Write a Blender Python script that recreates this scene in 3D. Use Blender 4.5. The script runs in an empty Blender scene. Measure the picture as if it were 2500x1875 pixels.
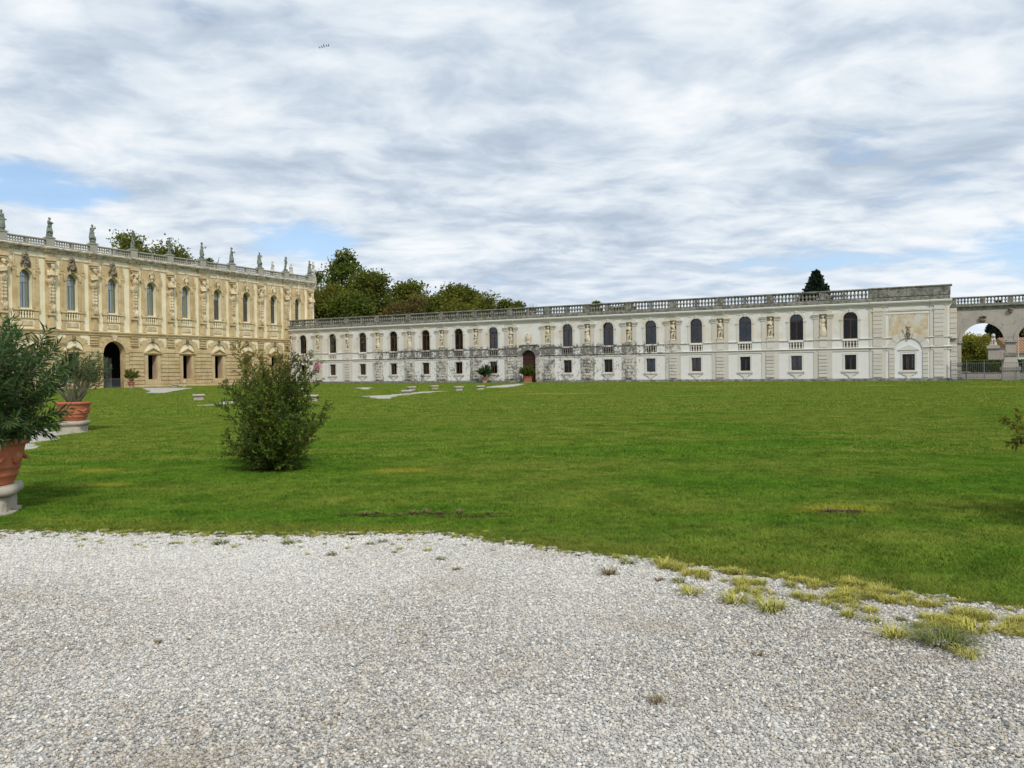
import bpy, bmesh, math, random
import numpy as np
from mathutils import Vector, Matrix, geometry, noise
random.seed(7); RS = np.random.RandomState(7)
SC = bpy.context.scene
C = SC.collection
PI = math.pi
# ------------------------------------------------------------------ camera
CAM_H, PITCH, ROLL, FPX = 1.639, 0.01541, 0.01152, 1950.0
cam_d = bpy.data.cameras.new('camera'); cam = bpy.data.objects.new('camera', cam_d); C.objects.link(cam)
cam_d.sensor_width = 36.0; cam_d.lens = FPX/2500*36; cam_d.clip_start = 0.05; cam_d.clip_end = 5000
CR = Matrix.Rotation(PI/2-PITCH, 3, 'X') @ Matrix.Rotation(-ROLL, 3, 'Z')
cam.matrix_world = Matrix.Translation((0, 0, CAM_H)) @ CR.to_4x4()
SC.camera = cam
SC.render.resolution_x = 1024; SC.render.resolution_y = 768
# ------------------------------------------------------------------ world, sun, exposure
SUN_EL, SUN_AZ = math.radians(46), math.radians(162)      # compass style: 0 = +Y, clockwise
SKY_STR = 0.10
world = bpy.data.worlds.new('World'); SC.world = world; world.use_nodes = True
sun_d = bpy.data.lights.new('sun', 'SUN'); sun_d.energy = 1.95; sun_d.angle = math.radians(8); sun_d.color = (1, .95, .87)
sun = bpy.data.objects.new('sun', sun_d); C.objects.link(sun)
sdir = Vector((math.sin(SUN_AZ)*math.cos(SUN_EL), math.cos(SUN_AZ)*math.cos(SUN_EL), math.sin(SUN_EL)))
sun.rotation_euler = sdir.to_track_quat('Z', 'Y').to_euler(); sun.location = (0, -20, 40)
SC.view_settings.view_transform = 'Standard'; SC.view_settings.look = 'None'
SC.view_settings.gamma = 1; SC.view_settings.use_curve_mapping = False
SC.view_settings.exposure = 0.38

# pixel of the 2500x1875 photograph -> world ray, ground point, point at a distance
def ray(x, y):
    return (CR @ Vector(((x-1250)/FPX, -(y-937.5)/FPX, -1))).normalized()
def G(x, y, z=0.0):
    d = ray(x, y); t = (z-CAM_H)/d.z
    return Vector((d.x*t, d.y*t, z))
def at(x, y, Y):
    d = ray(x, y); t = Y/d.y
    return Vector((d.x*t, Y, CAM_H+d.z*t))

# ------------------------------------------------------------------ node helper
class NT:
    def __init__(s, tree): s.t = tree; s.n = tree.nodes; s.l = tree.links
    def new(s, typ, **kw):
        n = s.n.new(typ)
        for k, v in kw.items(): setattr(n, k, v)
        return n
    def put(s, sock, v):
        if v is None: return
        if isinstance(v, bpy.types.NodeSocket): s.l.new(v, sock)
        else:
            if hasattr(sock.default_value, '__len__') and not hasattr(v, '__len__'): v = [v]*len(sock.default_value)
            if hasattr(v, '__len__') and len(v) == 3 and len(sock.default_value) == 4: v = list(v)+[1]
            sock.default_value = v
    def pos(s): return s.new('ShaderNodeNewGeometry').outputs['Position']
    def nrm(s): return s.new('ShaderNodeNewGeometry').outputs['Normal']
    def coord(s, ob=None):
        n = s.new('ShaderNodeTexCoord')
        if ob is not None: n.object = ob
        return n.outputs['Object']
    def m(s, op, a, b=None, c=None, clamp=False):
        n = s.new('ShaderNodeMath', operation=op, use_clamp=clamp)
        s.put(n.inputs[0], a); s.put(n.inputs[1], b)
        if c is not None: s.put(n.inputs[2], c)
        return n.outputs[0]
    def v(s, op, a, b=None, sc=None):
        n = s.new('ShaderNodeVectorMath', operation=op)
        s.put(n.inputs[0], a)
        if b is not None: s.put(n.inputs[1], b)
        if sc is not None: s.put(n.inputs['Scale'], sc)
        return n.outputs['Value'] if op in ('DOT_PRODUCT', 'LENGTH', 'DISTANCE') else n.outputs[0]
    def sep(s, a):
        n = s.new('ShaderNodeSeparateXYZ'); s.put(n.inputs[0], a); return n.outputs
    def comb(s, x, y, z):
        n = s.new('ShaderNodeCombineXYZ'); s.put(n.inputs[0], x); s.put(n.inputs[1], y); s.put(n.inputs[2], z); return n.outputs[0]
    def noise(s, vec, scale, detail=4, rough=.55, dist=0, col=False):
        n = s.new('ShaderNodeTexNoise'); s.put(n.inputs['Vector'], vec)
        n.inputs['Scale'].default_value = scale; n.inputs['Detail'].default_value = detail
        n.inputs['Roughness'].default_value = rough; n.inputs['Distortion'].default_value = dist
        return n.outputs['Color' if col else 'Fac']
    def vor(s, vec, scale, out='Distance', feat='F1'):
        n = s.new('ShaderNodeTexVoronoi', feature=feat); s.put(n.inputs['Vector'], vec); n.inputs['Scale'].default_value = scale
        return n.outputs[out]
    def ramp(s, f, stops, interp='LINEAR'):
        n = s.new('ShaderNodeValToRGB'); s.put(n.inputs[0], f); cr = n.color_ramp; cr.interpolation = interp
        while len(cr.elements) < len(stops): cr.elements.new(.5)
        for e, (p, c) in zip(cr.elements, stops):
            e.position = p; e.color = (c, c, c, 1) if not hasattr(c, '__len__') else (*c, 1)
        return n.outputs[0]
    def sm(s, f, a, b):
        n = s.new('ShaderNodeMapRange', interpolation_type='SMOOTHSTEP'); s.put(n.inputs[0], f)
        n.inputs[1].default_value = a; n.inputs[2].default_value = b; n.inputs[3].default_value = 0; n.inputs[4].default_value = 1
        return n.outputs[0]
    def mix(s, f, a, b, mode='MIX'):
        n = s.new('ShaderNodeMix', data_type='RGBA', blend_type=mode)
        s.put(n.inputs[0], f); s.put(n.inputs[6], a); s.put(n.inputs[7], b); return n.outputs[2]
    def attr(s, name, out='Fac'):
        return s.new('ShaderNodeAttribute', attribute_name=name).outputs[out]
    def rnd(s): return s.new('ShaderNodeObjectInfo').outputs['Random']
    def bump(s, h, strength=.5, dist=.02):
        n = s.new('ShaderNodeBump'); s.put(n.inputs['Height'], h); n.inputs['Strength'].default_value = strength
        n.inputs['Distance'].default_value = dist; return n.outputs[0]
def mat(name, fn, rough=.85, spec=.3):
    m = bpy.data.materials.new(name); m.use_nodes = True
    g = NT(m.node_tree); b = g.n['Principled BSDF']
    b.inputs['Roughness'].default_value = rough; b.inputs['Specular IOR Level'].default_value = spec
    r = fn(g)
    if isinstance(r, tuple) and len(r) == 2 and isinstance(r[1], bpy.types.NodeSocket): col, nr = r; g.put(b.inputs['Normal'], nr)
    else: col = r
    g.put(b.inputs['Base Color'], col)
    return m

# ---- sky with broken cloud deck (same rule in every direction)
def sky():
    g = NT(world.node_tree); bg = g.n['Background']
    st = g.new('ShaderNodeTexSky', sky_type='NISHITA'); st.sun_disc = False
    st.sun_elevation = SUN_EL; st.sun_rotation = SUN_AZ; st.air_density = 1.0; st.dust_density = .6; st.ozone_density = 1.5
    d = g.new('ShaderNodeTexCoord').outputs['Generated']
    x, y, z = g.sep(d)[:3]
    zz = g.m('ADD', g.m('MAXIMUM', z, 0.0), .13)
    uv = g.comb(g.m('DIVIDE', x, zz), g.m('DIVIDE', y, zz), 0.0)
    fade = g.sm(z, .02, .16)
    warp = g.v('SCALE', g.v('SUBTRACT', g.noise(uv, 1.6, 3, .5, col=True), (.5, .5, .5)), sc=.35)
    uv2 = g.v('ADD', uv, warp)
    rot = g.new('ShaderNodeMapping'); g.put(rot.inputs[0], uv2); rot.inputs['Rotation'].default_value = (0, 0, math.radians(-12)); rot.inputs['Scale'].default_value = (1.0, 1.2, 1)
    n1 = g.noise(rot.outputs[0], 1.35, 9, .52)
    n2 = g.noise(g.v('ADD', rot.outputs[0], (7.3, 2.1, 0)), 4.3, 8, .56)
    n3 = g.noise(g.v('ADD', uv, (3, 9, 1)), .42, 3, .5)
    cl = g.m('ADD', g.m('MULTIPLY', n1, .52), g.m('MULTIPLY', n2, .48))
    tone = g.m('ADD', g.m('ADD', cl, -.0), g.m('MULTIPLY', g.m('SUBTRACT', n3, .5), .25))
    cloud = g.ramp(tone, [(.375, (.37, .435, .52)), (.45, (.46, .525, .605)), (.51, (.56, .62, .68)), (.565, (.64, .685, .725)), (.63, (.725, .745, .765))])
    # gaps: blue shows where the deck is thin
    cover = g.m('ADD', g.m('ADD', g.m('MULTIPLY', n1, .6), g.m('MULTIPLY', n2, .25)), g.m('MULTIPLY', n3, .35))
    gap = None
    for (px, py, rad, amt) in SKY_GAPS:
        c = ray(px, py)
        dx = g.v('SUBTRACT', d, tuple(c)); dx = g.v('MULTIPLY', dx, (1, 1, 2.1))
        b = g.m('MULTIPLY', g.m('SUBTRACT', 1, g.m('DIVIDE', g.v('LENGTH', dx), rad), clamp=True), amt)
        gap = b if gap is None else g.m('ADD', gap, b)
    cover = g.m('SUBTRACT', cover, gap)
    msk = g.sm(cover, .33, .50)
    msk = g.m('MAXIMUM', msk, .12)
    blue = g.mix(1.0, st.outputs[0], (SKY_STR,)*3, 'MULTIPLY')
    blue = g.mix(g.sm(z, .0, .5), g.mix(.5, blue, (.36, .58, .90)), blue)
    col = g.mix(msk, blue, cloud)
    haze = g.m('SUBTRACT', 1, g.sm(z, -.02, .2))
    col = g.mix(g.m('MULTIPLY', haze, .35), col, (.56, .64, .76))
    # below the horizon: plain ground tone
    col = g.mix(g.sm(z, -.02, -.005), (.25, .25, .2), col)
    g.put(bg.inputs['Color'], col)
    bg.inputs['Strength'].default_value = 1.0
SKY_GAPS = [(30, 440, .12, .26), (170, 490, .07, .10), (330, 535, .10, .10), (640, 565, .13, .15), (430, -5, .09, .15), (2500, 610, .24, .30), (2090, 330, .07, .10), (800, 610, .1, .2), (1850, 640, .16, .12)]
sky()

# ------------------------------------------------------------------ object helpers
def link(name, data, parent=None, loc=(0, 0, 0), rot=(0, 0, 0), scale=(1, 1, 1)):
    o = bpy.data.objects.new(name, data); C.objects.link(o)
    o.location = loc; o.rotation_euler = rot; o.scale = scale
    if parent is not None: o.parent = parent
    return o
def tag(o, label=None, cat=None, group=None, kind=None):
    if label: o['label'] = label
    if cat: o['category'] = cat
    if group: o['group'] = group
    if kind: o['kind'] = kind
    return o
def thing(name, label, cat, loc=(0, 0, 0), rz=0, group=None, scale=1):
    o = link(name, None, None, loc, (0, 0, rz), (scale,)*3)
    o.empty_display_size = .3
    return tag(o, label, cat, group)
KIDS = {}
def add_tree(src, parent=None, kids=None):
    c = src.copy(); C.objects.link(c); c.parent = parent
    for ch in [o for o in ALLKIDS(src)]: add_tree(ch, c)
    return c
def ALLKIDS(o): return list(o.children)
class MB:
    def __init__(s): s.b = bmesh.new()
    def face(s, pts):
        try: return s.b.faces.new([s.b.verts.new(p) for p in pts])
        except ValueError: return None
    def box(s, x0, x1, y0, y1, z0, z1):
        v = [s.b.verts.new(p) for p in ((x0, y0, z0), (x1, y0, z0), (x1, y1, z0), (x0, y1, z0), (x0, y0, z1), (x1, y0, z1), (x1, y1, z1), (x0, y1, z1))]
        for f in ((3, 2, 1, 0), (4, 5, 6, 7), (0, 1, 5, 4), (1, 2, 6, 5), (2, 3, 7, 6), (3, 0, 4, 7)): s.b.faces.new([v[i] for i in f])
        return s
    def prism(s, poly, y0, y1):                       # poly in x,z extruded along y
        a = [s.b.verts.new((x, y0, z)) for x, z in poly]; b = [s.b.verts.new((x, y1, z)) for x, z in poly]
        n = len(poly)
        s.b.faces.new(a); s.b.faces.new(b[::-1])
        for i in range(n): s.b.faces.new([a[i], b[i], b[(i+1) % n], a[(i+1) % n]])
        return s
    def prof(s, prf, x0, x1):                         # prf in y,z extruded along x
        a = [s.b.verts.new((x0, y, z)) for y, z in prf]; b = [s.b.verts.new((x1, y, z)) for y, z in prf]
        n = len(prf)
        s.b.faces.new(a); s.b.faces.new(b[::-1])
        for i in range(n): s.b.faces.new([a[i], b[i], b[(i+1) % n], a[(i+1) % n]])
        return s
    def ring(s, cx, cz, r0, r1, y0, y1, a0=0, a1=PI, n=12, top=None):
        for i in range(n):
            t0 = a0+(a1-a0)*i/n; t1 = a0+(a1-a0)*(i+1)/n
            P = lambda r, t: (cx+r*math.cos(t), cz+r*math.sin(t))
            q = [P(r0, t0), P(r1, t0), P(r1, t1), P(r0, t1)]
            s.prism(q, y0, y1)
        return s
    def lathe(s, prf, n=16, cx=0, cy=0, cz=0, sq=0):
        rings = []
        for r, z in prf:
            rr = []
            for i in range(n):
                t = 2*PI*i/n; k = 1.0
                if sq: k = 1/(abs(math.cos(t))**sq+abs(math.sin(t))**sq)**(1/sq)
                rr.append(s.b.verts.new((cx+r*k*math.cos(t), cy+r*k*math.sin(t), cz+z)))
            rings.append(rr)
        for a, b in zip(rings, rings[1:]):
            for i in range(n): s.b.faces.new([a[i], a[(i+1) % n], b[(i+1) % n], b[i]])
        s.b.faces.new(rings[0][::-1]); s.b.faces.new(rings[-1])
        return s
    def tube(s, pts, r0, r1=None, n=6):
        r1 = r0 if r1 is None else r1; prev = None; L = len(pts)
        for i, p in enumerate(pts):
            p = Vector(p); d = Vector(pts[min(i+1, L-1)])-Vector(pts[max(i-1, 0)])
            if d.length < 1e-6: d = Vector((0, 0, 1))
            d.normalize(); u = d.cross(Vector((0, 1, .01))).normalized(); w = d.cross(u)
            r = r0+(r1-r0)*i/(L-1)
            rg = [s.b.verts.new(p+u*r*math.cos(2*PI*k/n)+w*r*math.sin(2*PI*k/n)) for k in range(n)]
            if prev:
                for k in range(n): s.b.faces.new([prev[k], prev[(k+1) % n], rg[(k+1) % n], rg[k]])
            else: s.b.faces.new(rg[::-1])
            prev = rg
        s.b.faces.new(prev); return s
    def ell(s, c, r, rot=None, sub=2):
        M = Matrix.Translation(c) @ (rot.to_4x4() if rot else Matrix()) @ Matrix.Diagonal((*r, 1))
        bmesh.ops.create_icosphere(s.b, subdivisions=sub, radius=1, matrix=M); return s
    def cap(s, a, b, r0, r1):                          # tapered capsule
        a = Vector(a); b = Vector(b); s.tube([a, b], r0, r1, 10); s.ell(a, (r0,)*3, sub=2); s.ell(b, (r1,)*3, sub=2); return s
    def wall(s, outline, holes, y=0.0, depth=.3, edge=0):
        polys = [[Vector((p[0], p[1], 0)) for p in q] for q in [outline]+holes]
        flat = [p for q in polys for p in q]
        vs = [s.b.verts.new((p.x, y, p.y)) for p in flat]
        for t in geometry.tessellate_polygon(polys):
            try: s.b.faces.new([vs[i] for i in t])
            except ValueError: pass
        k = len(outline); loops = [vs[:k]] if edge else []
        for h in holes: loops.append(vs[k:k+len(h)]); k += len(h)
        for li, lp in enumerate(loops):
            dd = edge if (edge and li == 0) else depth
            bk = [s.b.verts.new((v.co.x, y+dd, v.co.z)) for v in lp]
            for i in range(len(lp)): s.b.faces.new([lp[i], lp[(i+1) % len(lp)], bk[(i+1) % len(lp)], bk[i]])
        return s
    def mesh(s, name, m=None, smooth=False, bevel=0):
        if bevel:
            bmesh.ops.recalc_face_normals(s.b, faces=s.b.faces)
            bmesh.ops.bevel(s.b, geom=[e for e in s.b.edges if e.is_manifold and e.calc_face_angle(0) > .5], offset=bevel, segments=1, affect='EDGES')
        bmesh.ops.recalc_face_normals(s.b, faces=s.b.faces)
        me = bpy.data.meshes.new(name); s.b.to_mesh(me); s.b.free()
        if m: me.materials.append(m)
        if smooth:
            for p in me.polygons: p.use_smooth = True
        return me
    def obj(s, name, m=None, parent=None, loc=(0, 0, 0), smooth=False, rot=(0, 0, 0), bevel=0):
        return link(name, s.mesh(name, m, smooth, bevel), parent, loc, rot)
def arch(cx, w, z0, zs, n=14, rz=None):                # hole outline: rectangle with a round head
    r = w/2; rz = r if rz is None else rz
    return [(cx-r, z0), (cx+r, z0)]+[(cx+r*math.cos(t), zs+rz*math.sin(t)) for t in [PI*i/n for i in range(n+1)]]
def rect(x0, x1, z0, z1): return [(x0, z0), (x1, z0), (x1, z1), (x0, z1)]
def np_mesh(name, V, F, m=None, attrs=None, smooth=False):
    me = bpy.data.meshes.new(name); V = np.asarray(V, np.float32); F = np.asarray(F, np.int32)
    n, k = F.shape
    me.vertices.add(len(V)); me.vertices.foreach_set('co', V.ravel())
    me.loops.add(n*k); me.loops.foreach_set('vertex_index', F.ravel())
    me.polygons.add(n); me.polygons.foreach_set('loop_start', np.arange(0, n*k, k, dtype=np.int32))
    me.polygons.foreach_set('loop_total', np.full(n, k, np.int32))
    if smooth: me.polygons.foreach_set('use_smooth', np.ones(n, bool))
    me.update(calc_edges=True)
    for an, av in (attrs or {}).items():
        a = me.attributes.new(an, 'FLOAT', 'POINT'); a.data.foreach_set('value', np.asarray(av, np.float32))
    if m: me.materials.append(m)
    return me
def sculpt(mb, name, m, voxel=.045, rough=0.0):        # fuse overlapping volumes into one carved-looking skin
    me = mb.mesh(name+'_raw'); o = bpy.data.objects.new(name+'_raw', me); C.objects.link(o)
    md = o.modifiers.new('r', 'REMESH'); md.mode = 'VOXEL'; md.voxel_size = voxel
    s2 = o.modifiers.new('s', 'SMOOTH'); s2.factor = .4; s2.iterations = 2
    dg = bpy.context.evaluated_depsgraph_get(); ev = o.evaluated_get(dg)
    out = bpy.data.meshes.new_from_object(ev); out.name = name
    bpy.data.objects.remove(o); bpy.data.meshes.remove(me)
    if rough:
        for v in out.vertices:
            k = noise.noise(v.co*9.0)*rough; v.co += v.normal*k
    out.materials.clear(); out.materials.append(m)
    for p in out.polygons: p.use_smooth = True
    return out
def scatter(name, P, RZ, S, IDX, meshes, label, cat, tilt=None):
    col = bpy.data.collections.new(name+'_kit')
    for i, me in enumerate(meshes):
        o = bpy.data.objects.new('%s_kit_%02d' % (name, i), me); col.objects.link(o)
    me = bpy.data.meshes.new(name); me.vertices.add(len(P)); me.vertices.foreach_set('co', np.asarray(P, np.float32).ravel())
    for an, av, ty in (('rz', RZ, 'FLOAT'), ('sc', S, 'FLOAT'), ('ix', IDX, 'INT')):
        a = me.attributes.new(an, ty, 'POINT'); a.data.foreach_set('value', np.asarray(av, np.int32 if ty == 'INT' else np.float32))
    o = link(name, me); tag(o, label, cat, kind='stuff')
    t = bpy.data.node_groups.new(name, 'GeometryNodeTree')
    t.interface.new_socket('Geometry', in_out='INPUT', socket_type='NodeSocketGeometry')
    t.interface.new_socket('Geometry', in_out='OUTPUT', socket_type='NodeSocketGeometry')
    g = NT(t); gi = g.new('NodeGroupInput'); go = g.new('NodeGroupOutput'); iop = g.new('GeometryNodeInstanceOnPoints')
    ci = g.new('GeometryNodeCollectionInfo'); ci.inputs['Collection'].default_value = col
    ci.inputs['Separate Children'].default_value = True; ci.inputs['Reset Children'].default_value = True
    def na(n, ty):
        q = g.new('GeometryNodeInputNamedAttribute', data_type=ty); q.inputs['Name'].default_value = n
        return [x for x in q.outputs if x.name == 'Attribute' and x.enabled][0]
    cb = g.new('ShaderNodeCombineXYZ'); g.l.new(na('rz', 'FLOAT'), cb.inputs[2])
    g.l.new(gi.outputs[0], iop.inputs['Points']); g.l.new(ci.outputs[0], iop.inputs['Instance'])
    iop.inputs['Pick Instance'].default_value = True
    g.l.new(na('ix', 'INT'), iop.inputs['Instance Index']); g.l.new(cb.outputs[0], iop.inputs['Rotation'])
    g.l.new(na('sc', 'FLOAT'), iop.inputs['Scale']); g.l.new(iop.outputs[0], go.inputs[0])
    md = o.modifiers.new('scatter', 'NODES'); md.node_group = t
    return o

# ------------------------------------------------------------------ ground materials
EDGE_PX = [(-500, 1290), (0, 1302), (200, 1298), (500, 1305), (700, 1309), (900, 1306), (1080, 1305), (1180, 1318), (1300, 1339), (1490, 1355), (1680, 1382), (1842, 1408), (2005, 1430), (2168, 1447), (2331, 1470), (2500, 1490), (2900, 1545), (3500, 1640)]
EDGE = np.array([[G(x, y).x, G(x, y).y] for x, y in EDGE_PX])
EP = np.polyfit(EDGE[1:16, 0], EDGE[1:16, 1], 3)
DRY = [(1370, 962, 5.5, 1.6), (1260, 957, 3, 1.0), (2145, 942, 3.5, 1.8), (1660, 967, 2.0, .8), (1760, 944, 6, 1.5), (240, 1150, .6, .35), (270, 1185, .5, .25), (980, 1150, .8, .4), (2050, 1245, .7, .4), (2430, 945, 4, 2)]
def lawn_col(g, p):
    x, y = g.sep(p)[:2]
    big = g.noise(p, .13, 5, .65); px = g.new('ShaderNodeMapping'); g.put(px.inputs[0], p)
    px.inputs['Rotation'].default_value = (0, 0, .12); px.inputs['Scale'].default_value = (.13, .55, 1)
    bands = g.noise(px.outputs[0], .9, 6, .68); mid = g.noise(g.v('ADD', p, (5, 3, 0)), 1.3, 6, .72); fine = g.noise(g.v('ADD', p, (15, 3, 0)), 6, 4, .7)
    far = g.sm(y, 9, 40)
    mf = g.sm(g.m('ADD', g.m('MULTIPLY', mid, .65), g.m('MULTIPLY', fine, .35)), .38, .62)
    green = g.mix(mf, (.034, .088, .006), (.085, .175, .012))
    olive = g.mix(mf, (.070, .105, .012), (.180, .205, .034))
    k = g.m('ADD', g.m('MULTIPLY', big, .45), g.m('MULTIPLY', bands, .55)); k = g.m('ADD', k, g.m('MULTIPLY', far, .075))
    c = g.mix(g.sm(k, .42, .58), green, olive)
    deep = g.sm(g.noise(g.v('ADD', p, (31, 8, 0)), .55, 6, .75), .52, .66)
    c = g.mix(g.m('MULTIPLY', deep, .55), c, g.mix(1, c, (.55, .72, .5), 'MULTIPLY'))
    dry = g.m('MULTIPLY', g.sm(g.m('ADD', g.noise(px.outputs[0], 2.1, 6, .7), g.m('MULTIPLY', far, .02)), .63, .74), .55)
    for X, Y, rx, ry in DRY:
        q = G(X, Y); d = g.v('LENGTH', g.v('MULTIPLY', g.v('SUBTRACT', p, (q.x, q.y, 0)), (1/rx, 1/ry, 0)))
        dry = g.m('MAXIMUM', dry, g.m('MULTIPLY', g.m('SUBTRACT', 1, g.sm(g.m('ADD', d, g.m('MULTIPLY', fine, .9)), .7, 1.5)), .8))
    c = g.mix(dry, c, (.27, .235, .03))
    e = g.m('ADD', g.m('MULTIPLY', g.m('ADD', g.m('MULTIPLY', g.m('ADD', g.m('MULTIPLY', x, float(EP[0])), float(EP[1])), x), float(EP[2])), x), float(EP[3]))
    fr = g.m('SUBTRACT', 1, g.sm(g.m('SUBTRACT', g.m('SUBTRACT', y, e), g.m('MULTIPLY', mid, 1.1)), -.5, .35))
    c = g.mix(g.m('MULTIPLY', fr, .6), c, g.mix(fine, (.10, .085, .02), (.17, .17, .03)))
    return c
def m_lawn(g):
    p = g.pos(); c = lawn_col(g, p)
    f = g.noise(p, 38, 3, .7)
    st = g.new('ShaderNodeMapping'); g.put(st.inputs[0], p); st.inputs['Scale'].default_value = (1, .35, 1)
    f2 = g.noise(st.outputs[0], 5, 5, .75)
    c = g.mix(g.sm(f2, .3, .75), g.mix(1, c, (.62, .62, .6), 'MULTIPLY'), g.mix(1, c, (1.25, 1.2, 1.1), 'MULTIPLY'))
    return c, g.bump(g.m('ADD', f, f2), .6, .06)
M_LAWN = mat('lawn_turf', m_lawn, .95, .1)
def m_blade(g):
    c = lawn_col(g, g.pos()); r = g.attr('tint'); q = g.rnd()
    c = g.mix(g.m('MULTIPLY', g.sm(r, .6, 1.0), .4), c, (.22, .22, .035))
    c = g.mix(g.m('MULTIPLY', q, .35), c, (.05, .15, .008))
    return g.mix(1, c, (1.45, 1.45, 1.45), 'MULTIPLY')
M_BLADE = mat('grass_blade', m_blade, .8, .1)
def m_gravel(g):
    p = g.pos(); c1 = g.vor(p, 75, 'Color'); v = g.sep(c1)[0]
    big = g.noise(p, 1.2, 4, .6)
    c = g.ramp(v, [(0, (.16, .155, .14)), (.3, (.36, .355, .34)), (.7, (.55, .54, .51)), (1, (.72, .71, .68))])
    c = g.mix(g.m('MULTIPLY', g.sm(big, .5, .75), .45), c, (.36, .32, .25))
    d = g.vor(p, 75)
    return c, g.bump(d, -1.0, .01)
M_GRAV = mat('gravel_bed', m_gravel, .9, .2)
def m_pebble(g):
    p = g.pos(); t = g.attr('tint'); big = g.noise(p, 1.1, 4, .6); b2 = g.noise(g.v('ADD', p, (9, 2, 0)), .5, 3, .5)
    c = g.ramp(t, [(0, (.12, .115, .108)), (.13, (.22, .215, .20)), (.32, (.35, .34, .32)), (.54, (.47, .45, .41)), (.76, (.59, .565, .515)), (.86, (.42, .34, .24)), (.92, (.52, .455, .35)), (1, (.78, .76, .71))])
    c = g.mix(g.m('MULTIPLY', g.sm(big, .50, .68), .42), c, (.30, .245, .175))
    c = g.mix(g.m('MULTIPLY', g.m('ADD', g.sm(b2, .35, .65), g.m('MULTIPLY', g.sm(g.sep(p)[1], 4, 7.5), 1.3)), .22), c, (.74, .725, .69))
    return c
M_PEB = mat('pebble', m_pebble, .75, .3)
def m_path(g):
    p = g.pos(); return g.mix(g.noise(p, 3, 6, .7), (.30, .285, .24), (.50, .475, .42)), g.bump(g.noise(p, 30, 3, .7), .5, .02)
M_PATH = mat('white_gravel', m_path, .9)
M_SOIL = mat('dry_soil', lambda g: (g.mix(g.noise(g.pos(), 9, 5, .7), (.035, .025, .014), (.10, .072, .038)), g.bump(g.noise(g.pos(), 22, 4, .7), 1, .05)), 1.0, 0.0)
def m_road(g): return g.mix(g.noise(g.pos(), 2, 5, .6), (.055, .055, .055), (.09, .088, .082))
M_ROAD = mat('asphalt', m_road, .9)

# ------------------------------------------------------------------ ground
def sheet(name, pts, z, m, kind='structure', label=None, cat=None):
    mb = MB(); poly = [[Vector((p[0], p[1], 0)) for p in pts]]
    vs = [mb.b.verts.new((p[0], p[1], z)) for p in pts]
    for t in geometry.tessellate_polygon(poly):
        try: mb.b.faces.new([vs[i] for i in t])
        except ValueError: pass
    o = mb.obj(name, m); o['kind'] = kind
    for p in o.data.polygons:
        if p.normal.z < 0: p.flip()
    if label: tag(o, label, cat)
    return o
mb = MB(); mb.b.faces.new([mb.b.verts.new(p) for p in ((-900, -700, 0), (900, -700, 0), (900, 1500, 0), (-900, 1500, 0))])
tag(mb.obj('lawn', M_LAWN), 'wide mown green lawn between gravel forecourt and palace wings', 'lawn', kind='structure')
def edge_y(x): return np.interp(x, EDGE[:, 0], EDGE[:, 1])
def wig(x, y, s=1.7, a=.12, o=0):
    return np.array([noise.noise(Vector((float(i)*s+o, float(j)*s, .3)))*a + noise.noise(Vector((float(i)*s*4+o, float(j)*s*4, 7.3)))*a*.45 for i, j in zip(x, y)])
dense = [(x, float(edge_y(x))+float(wig([x], [0])[0])*.6) for x in np.arange(-14, 16.01, .15)]
tag(sheet('gravel_forecourt', [(-60, -60), (60, -60), (60, 0), (20, dense[-1][1]-.3)]+dense[::-1]+[(-20, dense[0][1]), (-60, 6)], .004, M_GRAV), 'pale pebble forecourt in the foreground', 'gravel')

# pebble tiles
def pebble_patch(size, pitch, seed):
    r = np.random.RandomState(seed); n = int(size/pitch)
    b = bmesh.new(); bmesh.ops.create_icosphere(b, subdivisions=1, radius=1); V0 = np.array([v.co[:] for v in b.verts]); F0 = np.array([[v.index for v in f.verts] for f in b.faces]); b.free()
    V = []; F = []; T = []
    k = 0
    for i in range(n):
        for j in range(n):
            for rep in range(1 if r.rand() > .35 else 2):
                cx = (i+.5+r.uniform(-.45, .45))*pitch-size/2; cy = (j+.5+r.uniform(-.45, .45))*pitch-size/2
                rad = pitch*(.42+.75*r.rand()**3.0)*(.6 if rep else 1); a = r.uniform(0, PI)
                sc = np.array([rad*r.uniform(.9, 1.35), rad*r.uniform(.65, 1.0), rad*r.uniform(.45, .8)])
                v = V0*sc; v = v*(1+.12*(r.rand(len(V0), 1)-.5))
                tl = r.uniform(-.35, .35); c, s_ = math.cos(tl), math.sin(tl)
                v = np.stack([v[:, 0]*c+v[:, 2]*s_, v[:, 1], -v[:, 0]*s_+v[:, 2]*c], 1)
                c, s_ = math.cos(a), math.sin(a)
                v = np.stack([v[:, 0]*c-v[:, 1]*s_+cx, v[:, 0]*s_+v[:, 1]*c+cy, v[:, 2]+rad*r.uniform(.15, .75)+(pitch*.5 if rep else 0)], 1)
                V.append(v); F.append(F0+k); k += len(V0); T.append(np.full(len(V0), r.rand()))
    return np_mesh('pebble_tile', np.concatenate(V), np.concatenate(F), M_PEB, {'tint': np.concatenate(T)}, True)
peb = [pebble_patch(.4, .0115, 10+i) for i in range(5)]+[pebble_patch(.1, .0115, 30+i) for i in range(4)]+[pebble_patch(.4, .0125, 50+i) for i in range(2)]
P = []; A = []; S = []; I = []
CELL = .4
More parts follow.
